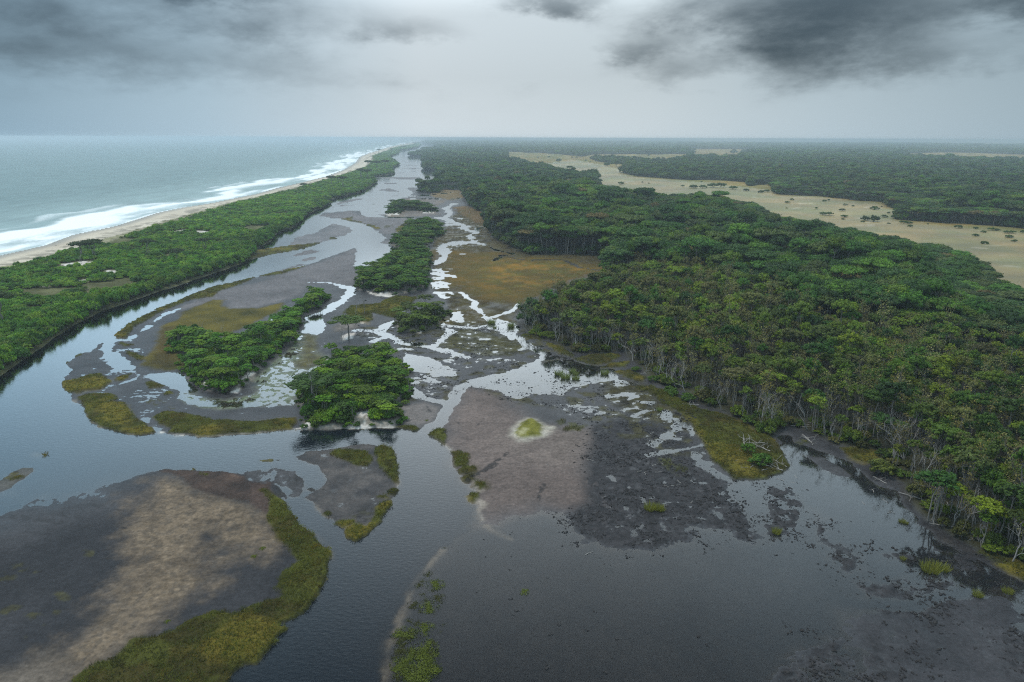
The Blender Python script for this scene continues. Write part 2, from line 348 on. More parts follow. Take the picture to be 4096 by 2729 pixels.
# the sand bar of the near channel and its peat
BAR = T(31, -300,1120, 0,1030, 300,900, 800,800, 1100,720, 1300,655, 1450,625, 1700,607, 1900,622, 2000,650, 2150,655, 2294,640) + T(32, 30,640, 150,595, 200,600, 160,640, 160,740, 240,790, 300,860, 270,890, 230,880, 300,990, 370,1090, 500,1200, 640,1320, 672,1400, 665,1500) \
    + T(42, 655,540, 580,720, 470,890, 310,1040, 100,1320, 0,1390) + T(41, 2200,1415, 2080,1490, 2030,1568, 1900,1900, -700,1900, -700,300)
paint(BAR, 0.14, 3.0, 1.0, (0.016, 0.016, 0.018), (0.032, 0.030, 0.032), 12, 18, wet=0.36, cls=5, hn=0.03, hs=4)
soft = T(31, -300,1200, 0,1120, 500,1000, 1000,900, 1250,760, 1450,700, 1300,600, 0,700, -400,800)
paint(soft, -0.02, 30.0, 5.0, (0.022, 0.022, 0.024), (0.046, 0.043, 0.045), 12, 18, wet=0.8, hn=.05, hs=9, edge=1.6)
TAN = T(41, 200,1700, 420,1350, 700,1180, 1000,800, 1250,350, 1500,100, 1780,180, 1830,400, 1850,650, 1880,720, 1750,800, 1560,920, 1400,1060, 1150,1150, 900,1380, 600,1600)
TAN2 = T(31, 1150,1020, 1250,870, 1450,720, 1600,720, 1750,800, 1850,860, 2150,915, 2294,990) + T(32, 95,1040, 150,1180, 230,1300, 150,1330, 0,1290) + T(31, 2200,1350, 2000,1310, 1900,1150, 1760,1200, 1500,1360, 1250,1420, 1130,1200)
for pl in (TAN, TAN2):
    paint(pl, 0.22, 11.0, 5.0, (0.128, 0.093, 0.062), (0.180, 0.132, 0.090), 1.2, 19, wet=0.1, hn=0.035, hs=0.9, edge=2.6)
    paint(pl, None, 8.0, 3, (.055, .047, .04), brk=0.60, bs=.8, seed=22, op=0.45)
paint(T(41, -300,1568, 200,1400, 420,1300, 600,1500, 500,1700, -300,1700), None, 6, 2, (0.085, 0.068, 0.052), (0.125, 0.10, 0.08), 3, 19, wet=.2)
paint(T(31, 1450,640, 1600,625, 1900,640, 2294,700, 2294,960, 2200,925, 1900,855, 1720,800, 1600,690) , 0.24, 1.5, 0.8, (0.030, 0.022, 0.019), (0.075, 0.048, 0.036), 4, 22, wet=.2, hn=.05)
paint(T(32, -60,690, 100,690, 130,800, 130,960, 100,1020, 20,980, -60,930), 0.24, 1.5, 0.6, (0.045, 0.03, 0.025), (0.095, 0.06, 0.045), 4, 22, wet=.2, hn=.05)
for cx, cyy, rx, ry in ((780, 420, 80, 45), (190, 545, 60, 40), (60, 635, 70, 30), (320, 980, 100, 45), (390, 1070, 50, 28), (215, 1165, 50, 25), (500, 950, 40, 30), (110, 930, 70, 25), (560, 810, 70, 45), (330, 580, 40, 25)):
    a = np.linspace(0, 6.28, 10)[:-1]
    paint(T(41, *np.stack([cx + rx * np.cos(a), cyy + ry * np.sin(a)], 1).ravel()), 0.16, 0.8, 0.7, (0.018, 0.017, 0.012), (0.05, 0.045, 0.02), 1.2, 23, wet=.3, brk=.42, bs=1.2, hn=.06, hs=.8)
paint(T(31, -60,770, 100,660, 200,610, 290,610, 290,640, 200,710, 80,780, -60,830), 0.10, 2.0, 0.6, (0.05, 0.045, 0.03), (0.09, 0.08, 0.07), 3, 24, wet=.6)
paint(T(31, 270,470, 330,450, 380,490, 340,525, 280,510), -0.03, 2.5, .5, MUD_D2, wet=.6)

# near-right basin: a film of water on mud
BROWN = T(22, 1830,1245, 1900,1238, 2150,1262, 2294,1332) + T(23, 0,1402, 60,1412) + T(33, 60,80, 150,160, 400,260, 700,300, 690,450, 640,560, 700,700, 720,850, 740,945, 430,945, 220,930, 110,968, -20,978) \
      + T(32, 2060,1060, 2035,940, 2000,825, 1900,733, 1780,540, 1750,450, 1690,402, 1690,215, 1720,80, 1790,10) + T(22, 1790,1340)
paint(BROWN, 0.13, 11.0, 4.5, (0.104, 0.077, 0.066), (0.152, 0.114, 0.098), 16, 26, wet=0.35, hn=0.02, hs=7)
paint(T(33, 60,300, 300,240, 700,290, 690,420, 560,560, 250,520, 0,420, -60,340), None, 12, 3, (0.19, 0.15, 0.125), (0.14, 0.11, 0.095), 8, 27, wet=.15, op=.7)
paint(T(32, 1280,60, 1500,20, 1650,60, 1640,130, 1600,200, 1450,240, 1300,200), 0.12, 3, 1, MUD_B, (0.14, 0.12, 0.11), 9, 28, wet=.5)
CLODS = [T(33, 760,230, 1000,150, 1500,300, 1650,420, 1750,570, 1900,715, 2000,770, 2000,900, 2120,1000, 2190,1130, 2210,1190, 2150,1270, 2000,1240, 1950,1170, 1680,1165, 1600,1255, 1300,1395, 900,1370, 640,1290, 520,1180, 490,1090, 640,990, 740,955, 720,800, 650,600, 690,450),
         T(34, -40,790, 100,790, 230,850, 290,940, 335,1030, 355,1140, 320,1240, 100,1240, 40,1270, -60,1150),
         T(34, 410,1110, 500,1105, 580,1200, 650,1275, 800,1370, 930,1530, 700,1575, 620,1530, 490,1430, 480,1360, 375,1240),
         T(44, 730,650, 900,650, 950,700, 1100,740, 1000,790, 850,830, 780,740), T(44, 1110,650, 1250,600, 1330,590, 1300,640, 1240,690, 1150,690), T(44, 1360,680, 1430,650, 1600,650, 1710,730, 1600,760, 1450,800, 1380,780),
         T(44, 1170,770, 1260,740, 1310,780, 1260,850, 1190,830), T(44, 1600,460, 1680,430, 1800,430, 1880,480, 1860,540, 1750,550, 1640,520), T(44, 1450,370, 1560,370, 1570,420, 1480,430),
         T(44, 100,1450, 300,1300, 400,1260, 600,1230, 700,1350, 800,1480, 1000,1568, 0,1700), T(44, 870,1340, 1000,1290, 1080,1360, 1150,1480, 1200,1568, 880,1568), T(44, 1240,1290, 1340,1300, 1420,1400, 1600,1500, 1500,1520, 1300,1400),
         T(44, 2150,1200, 2294,1080, 2500,1300, 2400,1700, 2200,1568), T(44, 960,880, 1230,910, 1420,895, 1600,820, 1650,860, 1400,960, 1100,960), T(44, 1000,400, 1250,390, 1330,470, 1240,520, 1020,500)]
paint(T(44, 880,878, 1230,902, 1420,892, 1560,812, 1850,770, 1950,712, 2150,740, 2294,800, 2700,1900, 700,1900, 900,1300, 700,1100, 680,960), 0.03, 9, 2.5, (0.022, 0.020, 0.022), (0.042, 0.038, 0.040), 10, 29, wet=.6, hn=.02, hs=6)
for k, pl in enumerate(CLODS):
    paint(pl, 0.075 if k == 0 else 0.055, 4.0, 1.5, (0.013, 0.012, 0.013), (0.036, 0.032, 0.033), 0.9, 30, wet=0.42, hn=0.055, hs=0.8, brk=0.30 if k else 0.12, bs=2.0)
paint(T(34, 300,475, 420,470, 560,500, 650,560, 760,640, 795,690, 700,700, 560,660, 420,560), 0.05, 3, 1, MUD_D, MUD_D2, 3, 31, wet=.7)
paint(T(34, 60,340, 160,240, 230,250, 400,330, 520,400, 700,480, 860,560, 1000,600, 1120,690, 1190,760, 1140,800, 1000,780, 900,700, 700,560, 540,480, 260,380, 60,395), 0.07, 2, 1, MUD_D, MUD_D2, 3, 31, wet=.6)
paint(T(34, 370,990, 440,980, 500,1050, 590,1060, 500,1085, 400,1080), 0.0, 3, 1, MUD_D, MUD_D2, 3, 31, wet=.7)
paint(T(34, 1190,760, 1230,880, 1300,990, 1420,1100, 1560,1180, 1660,1250, 1800,1340, 2060,1460, 2200,1540, 2294,1590, 2294,1620, 2100,1530, 1900,1420, 1700,1340, 1540,1270, 1480,1180, 1380,1110, 1250,960, 1180,830), 0.10, 2, 1.2, MUD_D, (0.04, 0.034, 0.03), 3, 31, wet=.45)

# dark and rust-coloured marsh along the mainland
DARKM = T(12, 1690,1170, 1800,1000, 1880,950, 1950,970, 2070,1020, 2100,1130, 2110,1230, 2294,1310) + T(13, 0,1340, 180,1385, 500,1385, 850,1405, 890,1450, 800,1530) + T(23, 820,180, 600,240, 300,370, 80,490, 60,560, 0,620) \
      + T(22, 2294,640, 2100,680, 1900,690, 1650,660, 1700,560, 1740,480, 1600,400, 1590,260, 1570,180, 1640,120, 1680,0) + T(12, 1540,1500, 1580,1290)
paint(DARKM, 0.055, 3, 2, (0.026, 0.020, 0.010), (0.070, 0.052, 0.018), 9, 32, wet=.12, hn=.045, hs=4, cls=2)
paint(T(12, 1600,1360, 1800,1350, 2100,1370, 2294,1420) + T(13, 200,1410, 600,1450, 850,1500) + T(23, 500,250, 0,470) + T(22, 2294,470, 1950,440, 1760,300, 1650,100), 0.09, 22, 8, (0.060, 0.044, 0.012), (0.145, 0.086, 0.015), 13, 34, wet=.05, hn=.05, op=.9, cls=2)
paint(T(13, -260,1490, -100,1430, 200,1425, 480,1435, 600,1490, 800,1530) + T(23, 720,190, 420,290, 250,340, 0,430) + T(22, 2294,450, 2120,400, 1980,290, 1940,150, 2000,60, 2150,30), 0.14, 26, 9, ORA, ORA2, 16, 33, wet=.1, hn=.03, cls=2)
paint(T(12, 1760,960, 1880,952, 2070,1022, 2055,1060, 2098,1128, 1960,1095, 1850,1030), 0.12, 6, 3, (0.10, 0.06, 0.025), (0.16, 0.10, 0.04), 14, 35, wet=.1, cls=2)
paint(T(12, 1640,800, 1840,812, 1860,880, 1750,900, 1600,870, 1560,850), 0.10, 8, 3, (0.13, 0.09, 0.04), (0.19, 0.13, 0.06), 14, 35, wet=.1, cls=2)
paint(T(22, 1650,740, 1900,700, 2150,760, 2294,820) + T(23, 60,830, 100,900, 0,960) + T(22, 2000,950, 1700,860), 0.05, 4, 2, (0.022, 0.020, 0.010), (0.070, 0.062, 0.018), 4, 36, wet=.12, hn=.06, hs=2.5, cls=2)
paint(T(23, 780,1180, 1000,1150, 1180,1215, 1300,1330, 1600,1520) + T(33, 1650,300, 1450,240, 1300,200, 1000,100, 900,30) + T(23, 800,1330), 0.045, 4, 2, (0.018, 0.015, 0.008), (0.055, 0.045, 0.013), 3, 37, wet=.25, hn=.07, hs=2.2)

RUST = T(13, -260,1490, -100,1430, 200,1425, 480,1435, 600,1490, 800,1530) + T(23, 720,190, 420,290, 250,340, 0,430) + T(22, 2294,450, 2120,400, 1980,290, 1940,150, 2000,60, 2150,30)
paint(RUST, None, 14, 6, (0.045, 0.038, 0.010), (0.075, 0.060, 0.014), 3, 38, brk=.50, bs=9, op=.75)
paint(RUST, None, 14, 6, (0.085, 0.085, 0.018), (0.11, 0.10, 0.02), 3, 39, brk=.60, bs=5, op=.6)
paint(DARKM, None, 4, 3, (0.095, 0.066, 0.016), (0.06, 0.055, 0.015), 3, 64, brk=.57, bs=5, op=.6)
m_ = CLS == 3
C *= np.where(m_, np.clip(1 + .22 * fbm(GX * .5, GY, 14, 4, 65, .6) + .16 * fbm(GX, GY, 70, 3, 66), .5, 1.6), 1)[:, None]
C[m_] *= np.stack([1 + .10 * fbm(GX[m_], GY[m_], 55, 3, 67), 1 + 0 * GX[m_], 1 - .15 * np.abs(fbm(GX[m_], GY[m_], 55, 3, 67))], 1)

# channels, creeks and pools cut into the flats
def cut(poly, h=-0.10, **kw): paint(poly, h, kw.pop('w', 1.6), kw.pop('amp', None), wet=.9, **kw)
def creek(line, width, h=-0.10, **kw): paint(None, h, kw.pop('w', 1.2), kw.pop('amp', max(.8, .007 * math.hypot(*line[0]))), wet=.9, line=line, width=width, **kw)
creek(T(32, 1560,270, 1660,190, 1680,130, 1740,30) + T(22, 1765,1380, 1800,1280, 1860,1215, 1960,1175, 2294,1110), 4.0)
cut(T(22, 1890,1225, 1960,1165, 2100,1148, 2294,1100) + T(23, 0,1090, 200,1030, 330,1005, 540,990, 700,1030, 900,1060, 940,1110, 960,1160, 1180,1215, 1100,1222, 950,1180, 800,1180, 560,1230, 450,1305, 200,1285, 50,1345, 0,1330) + T(22, 2294,1330, 2150,1258), hn=.07, hs=5)
creek(T(23, 0,1100, 220,1012, 300,940, 170,870, 60,790, 0,755) + T(22, 2294,800, 2240,720, 2120,650, 2050,600), 3.4)
creek(T(22, 2060,600, 1960,520, 1970,470, 1890,430, 1850,385, 1700,380, 1600,385), 2.2)
creek(T(23, 70,895, 170,872, 270,865), 1.6); creek(T(23, 230,1000, 400,960, 480,968), 1.6); creek(T(23, 260,1015, 420,1000, 540,985), 1.4)
cut(T(22, 2110,640, 2170,618, 2260,645, 2294,660) + T(23, 60,700, 40,760, 0,800) + T(22, 2220,745, 2100,700))
creek(T(22, 1640,665, 1800,690, 1950,700, 2120,672), 2.5); creek(T(22, 2120,600, 2220,575, 2294,545) + T(23, 30,520, 60,480), 2.0)
cut(T(22, 1690,565, 1830,548, 1840,640, 1760,650, 1700,625), brk=.42, bs=4); cut(T(22, 1590,370, 1740,375, 1760,410, 1690,450, 1600,405), brk=.38, bs=4)
cut(T(22, 1550,170, 1740,170, 1750,250, 1580,265), brk=.46, bs=4); cut(T(22, 1600,270, 1760,330, 1720,360, 1590,350), brk=.52, bs=4)
creek(T(22, 1625,125, 1690,60, 1700,-10) + T(12, 1690,1380, 1655,1330, 1700,1300, 1950,1270, 1905,1210, 1980,1190, 1870,1160, 1880,1135, 1760,1085, 1690,1055, 1745,1020, 1700,975, 1775,930), 5.0)
creek(T(12, 1960,1275, 2060,1302, 2150,1345, 2294,1375), 2.6); creek(T(12, 1980,1190, 1990,1150, 2100,1140), 3.0); creek(T(12, 1640,1060, 1760,1085), 8.0); creek(T(12, 1750,890, 1820,880), 5)
cut(T(12, 1640,1290, 1920,1262, 1960,1280, 1720,1315, 1700,1345, 1650,1360), brk=.3, bs=6); cut(T(12, 1680,1080, 1760,1075, 1870,1130, 1760,1120, 1700,1140), brk=.3, bs=6); cut(T(12, 1760,1060, 1860,1055, 1850,1075))
creek(T(13, -160,1435, -60,1395, -90,1390, -140,1425), 3); creek(T(12, 1700,1395, 1860,1380), 2.0); creek(T(12, 1340,870, 1700,838, 1750,832), 7); creek(T(12, 1400,888, 1680,890), 5)
paint(None, 0.02, 1.0, .5, (.02, .016, .01), line=T(13, 0,1420, 120,1440, 300,1430, 480,1440, 600,1500, 800,1530), width=2.6, wet=.6)
cut(T(12, 1180,1048, 1420,1048, 1420,1056, 1180,1056))
creek(T(22, 880,718, 1060,732, 1200,770, 1260,812, 1500,862, 1700,905, 1900,965), 3.2); creek(T(22, 1110,730, 1160,680, 1230,640), 3.6); creek(T(22, 1050,820, 1180,780), 3.0)
cut(T(22, 1330,925, 1500,955, 1640,1000, 1790,1080, 1800,1130, 1600,1140, 1500,1100, 1360,1085), hn=.10, hs=3)
creek(T(22, 1370,1240, 1440,1310, 1560,1345, 1720,1375), 3.0); creek(T(22, 1640,700, 1760,720, 1680,800, 1600,860), 2.5, hn=.1); cut(T(22, 1380,1050, 1560,1130, 1650,1200, 1500,1180), brk=.45, bs=3)
cut(T(22, 1140,895, 1200,895, 1220,915, 1150,912)); creek(T(22, 1230,905, 1300,890, 1380,890), 1.2)
creek(T(22, 480,288, 600,292, 720,302), 3.4); creek(T(22, 700,300, 840,342, 845,395, 760,462, 620,545, 560,590), 4.2); creek(T(22, 845,345, 910,348), 2.5)
cut(T(22, 420,600, 540,575, 600,600, 625,645, 600,720, 540,762, 420,742, 445,670), h=-.08)
LAG = T(22, 350,748, 540,765, 490,880, 660,960, 600,1070, 470,1200, 380,1280, 340,1385, 200,1385, 0,1398) + T(21, 2200,1402, 2000,1432, 1780,1402, 1620,1342, 1610,1292, 1700,1252, 1800,1330, 2000,1350, 2294,1290) + T(22, 0,1150, 200,965, 330,890)
cut(LAG, h=-0.03, w=4, hn=.03, hs=3, ca=(0.09, 0.085, 0.05), cb=(0.15, 0.15, 0.11), ns=2.5)
paint(LAG, 0.035, 3, 1, (0.055, 0.075, 0.03), (0.15, 0.17, 0.11), .8, 41, brk=.56, bs=1.1, wet=.3)
paint(T(22, 430,750, 530,770, 540,900, 640,960, 620,1010, 480,1060, 350,1050, 430,900), 0.06, 5, 1.5, (0.035, 0.03, 0.018), OLI2, 3, 42, wet=.4, hn=.05)
creek(T(21, 1600,528, 1500,570, 1390,632), 3.2); creek(T(21, 1330,685, 1200,772, 1130,800, 980,806), 3.0); creek(T(21, 980,806, 940,870, 990,960, 1060,1060), 3)
cut(T(21, 950,922, 1070,905, 1110,960, 1225,1040, 1200,1078, 1060,1072, 1000,1000), h=-.1); creek(T(21, 1010,1080, 1200,1090, 1250,1130, 1180,1165, 1080,1200), 2.0)
cut(T(21, 1370,1102, 1500,1095, 1640,1090, 1700,1185, 1760,1262, 1640,1280, 1500,1220, 1250,1132), h=-.1); creek(T(21, 1640,1275, 1620,1325, 1730,1372, 1900,1390, 2294,1392), 2.2, hn=.05)
creek(T(21, 860,850, 940,800), 3, brk=.3); cut(T(31, 1270,165, 1320,170, 1320,205, 1285,195)); cut(T(31, 1370,250, 1440,265, 1440,300, 1390,300))
cut(T(33, 1290,100, 1400,90, 1480,140, 1610,218, 1610,322, 1500,345, 1350,342, 1250,425, 1240,400, 1380,300, 1460,282, 1430,212, 1300,192), brk=.36, bs=2.6, w=2.5)
creek(T(33, 1080,145, 1180,102, 1300,88), 1.5); creek(T(33, 1220,492, 1400,462, 1560,442, 1725,400), 1.4); creek(T(33, 640,160, 780,125, 910,98), .9, brk=.3)
cut(T(33, 1600,455, 1730,455, 1770,540, 1830,600, 1900,660, 1980,712, 1850,715, 1750,650, 1640,590, 1600,520), brk=.38, bs=2.4, w=2.5)
creek(T(23, 1040,1345, 1120,1312), 1.5); cut(T(23, 950,1285, 1100,1278, 1060,1300, 850,1330, 700,1330, 680,1310), brk=.35, bs=2.5); cut(T(23, 1120,1360, 1280,1338, 1335,1390, 1200,1402), brk=.42, bs=2)
creek(T(33, 1130,840, 1190,910, 1250,950), .7, brk=.3); creek(T(33, 860,680, 960,750, 1050,800), .8, brk=.4)
creek(T(34, -100,830, -120,960) + T(33, 2090,940, 2140,1030, 2165,1105, 2235,1180), 2.0, h=-.07); creek(T(34, 340,990, 380,1140, 340,1260), 2.6, h=-.06); creek(T(33, 2260,960, 2294,1090), 1.3, h=-.06)
creek(T(44, 700,850, 880,862, 1250,890, 1420,852, 1560,795, 1850,748, 2000,660), 2.0, h=-.12)
creek(T(34, 160,340, 200,410, 330,470, 520,500, 660,560, 800,680), 2.2, h=-.08)
# the near triangle island of mud
TRI = T(32, 320,510, 450,460, 700,430, 850,395, 1000,385, 1150,405, 1220,440, 1250,500, 1280,540, 1295,600, 1290,690, 1270,770, 1250,840, 1220,890, 1210,950, 1150,1030, 1060,1130, 980,1210, 890,1272, 830,1240, 780,1190, 790,1150, 690,1120, 680,1080, 570,1045, 540,980, 500,930, 400,880, 560,800, 640,700, 540,600)
paint(TRI, 0.10, 1.5, .7, MUD_D, (0.075, 0.062, 0.055), 3, 43, wet=.55, hn=.11, hs=2.2, cls=0)
paint(T(32, 155,590, 250,620, 360,640, 430,700, 460,790, 400,870, 320,880, 300,800, 240,780, 160,740), .07, 1.2, .7, (0.022, 0.019, 0.018), MUD_D2, 1.5, 44, wet=.5, hn=.12, hs=1.6)
paint(T(32, -100,650, 60,620, 140,600, 140,700, 80,760, -100,720), .03, 1.2, .7, (0.022, 0.019, 0.018), MUD_D2, 1.5, 44, wet=.6, hn=.12, hs=1.6)
paint(T(32, 850,1010, 1020,960, 1080,1030, 960,1110, 800,1060), .14, 2, .7, MUD_D, (0.05, 0.045, 0.03), .8, 44, wet=.3, brk=.5, bs=1, hn=.05, hs=.8)
paint(T(32, 35,545, 100,530, 165,530, 160,560, 120,562, 60,555), .16, .8, .3, (0.02, 0.018, 0.012), OLI2, 1.5, 44, wet=.4, hn=.06)
for a in ((170,535, 215,528, 220,540, 180,550), (480,800, 525,795, 520,815, 490,818), (580,800, 610,797, 605,812), (180,840, 240,830, 255,855, 200,860)):
    paint(T(32, *a), .12, .6, .3, (0.02, 0.018, 0.016), (.04, .035, .03), 1, 44, wet=.4)
for a in ((30,700, 90,690, 80,712), (110,660, 140,650, 135,670)): paint(T(31, *a), .12, .6, .3, (0.02, 0.018, 0.012), OLI2, 1, 44, wet=.4)

# wooded islands and knolls
ISLES = {
 'A': T(12, 1420,1060, 1600,1050, 1680,1110, z=6) + T(12, 1680,1200, 1560,1265, 1530,1350, 1560,1480) + T(22, 1560,100, 1525,240, 1545,330, 1420,382, 1280,397, 1100,392, 1000,372, 910,352, 915,260, 940,215, 1100,185) + T(12, 1110,1500, 1210,1450, 1290,1330, 1200,1292, 1250,1250, 1320,1220, 1350,1120),
 'B': T(12, 1170,1005, 1220,950) + T(12, 1300,905, 1480,905, 1570,935, z=5) + T(12, 1610,980, 1620,1002, 1560,1015, 1500,1010, 1480,996, 1290,1001, 1280,1026, 1180,1030),
 'C': T(22, 1245,625, 1290,590) + T(22, 1400,520, 1520,440, 1620,470, 1720,510, z=5) + T(22, 1735,560, 1640,600, 1620,685, 1480,732, 1300,742, 1260,692),
 'D': T(22, 545,1160, 610,1075, 690,1000, 740,960) + T(22, 780,880, 900,860, 1080,880, 1210,890, 1310,960, z=5) + T(22, 1335,1040, 1325,1140, 1385,1225, 1365,1300, 1245,1372, 1255,1440, 1300,1500) + T(32, 1290,180, 1245,248, 960,252, 700,267, 460,267, 430,200, 470,100) + T(22, 440,1440, 380,1390, 380,1330, 460,1240),
 'E': T(22, 470,385, 560,350, 660,390, z=3) + T(22, 660,415, 590,470, 570,505, 480,545, 405,595, 385,645, 355,745, 335,850, 225,865, 200,962, 92,965, 42,1062, 0,1075) + T(21, 2285,1105, 2235,1200, 2160,1252, 2000,1292, 1880,1265, 1760,1205, 1690,1132, 1662,1060, 1690,955, 1600,925, 1525,882, 1555,800) + T(21, 1600,720, 1700,700, 1900,740, 2000,780, 2150,720, 2294,660, z=4) + T(22, 100,640, 240,550, 250,520, 400,450, z=4),
 'F': T(12, 1475,455, 1500,438, 1560,438, 1592,452, 1580,462, 1480,462),
}
for k, pl in ISLES.items():
    paint(pl, 0.55, 2.5, 1.0, (0.10, 0.085, 0.06), (0.30, 0.265, 0.22), 6, 45, wet=0.0, cls=4, dome=0.8)
WHITE = [T(11, 1550,1205, 1620,1190, 1690,1185, 1660,1200, 1600,1230), T(11, 1750,1195, 1890,1200, 1840,1225, 1810,1240), T(11, 1870,1160, 2150,1154, 2160,1166, 2000,1164), T(21, 870,242, 960,222, 970,208, 1060,218, 1010,252), T(21, 705,312, 785,293, 745,317),
         T(21, 385,357, 470,335, 440,358), T(11, 1500,1300, 1570,1298, 1540,1306), T(11, 1510,1272, 1560,1270, 1540,1280), T(21, 400,210, 540,182, 640,190, 520,205), T(21, 560,150, 760,125, 900,130, 900,150, 700,180, 570,190), T(21, 1180,120, 1330,112, 1540,80, 1500,100, 1300,125), T(21, 245,258, 320,240, 300,258),
         T(22, 885,1498, 960,1490, 1010,1468, 1035,1500, 990,1520, 960,1545, 920,1530), T(32, 950,225, 1010,130, 1040,160, 980,240), T(21, 1930,1122, 2060,1112, 2045,1140, 1960,1165), T(21, 1790,1212, 1870,1188, 1870,1240), T(21, 2150,1182, 2280,1080, 2290,1110, 2170,1200), T(21, 2060,1270, 2170,1240, 2130,1285, 2050,1290),
         T(21, 1590,965, 1680,938, 1702,1000, 1640,985), T(22, 990,372, 1060,392, 1260,405, 1200,425, 1080,408), T(22, 325,580, 380,590, 350,612), T(22, 590,1090, 625,990, 648,985, 615,1060), T(22, 1400,735, 1480,725, 1500,745, 1430,752), T(22, 740,780, 800,755, 880,745, 870,790, 790,812),
         T(21, 690,1160, 760,1150, 770,1170, 710,1172), T(32, 330,262, 440,235, 520,190, 480,262), T(32, 700,255, 850,240, 1240,245, 1240,258, 850,262, 700,268), T(12, 1160,1030, 1290,1018, 1280,1032, 1180,1038), T(12, 1490,1008, 1600,1008, 1590,1018, 1500,1018), T(31, 1420,280, 1480,280, 1480,320, 1410,320),
         T(31, 1480,312, 1730,320, 1720,332, 1480,330), T(22, 920,650, 980,645, 960,675)]
for pl in WHITE: paint(pl, None, 1.2, .8, (0.42, 0.36, 0.30), SAND2, 2.5, 46, wet=0)
paint(T(22, 690,690, 780,640, 900,660, 920,700, 850,720, 700,740), .2, 3, 1, (0.09, .08, .07), (.2, .17, .15), 2, 47, wet=.1)
paint(T(22, 800,600, 900,600, 1050,600, 1000,670, 860,650), .25, 3, 1, (0.16, .12, .03), (.35, .28, .2), 3, 48, wet=0, op=.7)
# pale margins where the channels have washed the sand clean
for ln, wd in ((T(31, 650,10, 700,85, 755,140, 820,205, 930,285, 1200,330, 1430,330, 1740,328, 2294,306) + T(32, 330,282), 1.0), (T(32, 1690,405, 1740,440, 1755,465), 1.0), (T(32, 1960,735, 2005,822), .8), (T(32, 1990,900, 2045,945, 1985,1008, 2030,1075), .8),
               (T(32, 500,1190, 600,1245, 660,1292, 682,1370, 676,1490), 1.0), (T(42, 1660,385, 1540,520, 1450,620, 1375,720, 1340,860, 1275,1000, 1255,1085), 1.3), (T(42, 1215,1205, 1180,1260, 1170,1400, 1150,1568), 1.2), (T(32, 1290,540, 1300,640, 1275,770), .6), (T(32, 2060,1130, 2150,1190, 2294,1248), .5),
               (T(21, 820,605, 1040,515, 1350,402, 1680,300, 2100,152), 1.2), (T(32, 700,1110, 540,990, 500,930), .8)):
    paint(None, -0.012, 1.4, .8, (0.32, 0.26, 0.20), (0.42, 0.36, 0.29), 2, 49, line=ln, width=wd, wet=.5, op=.38)

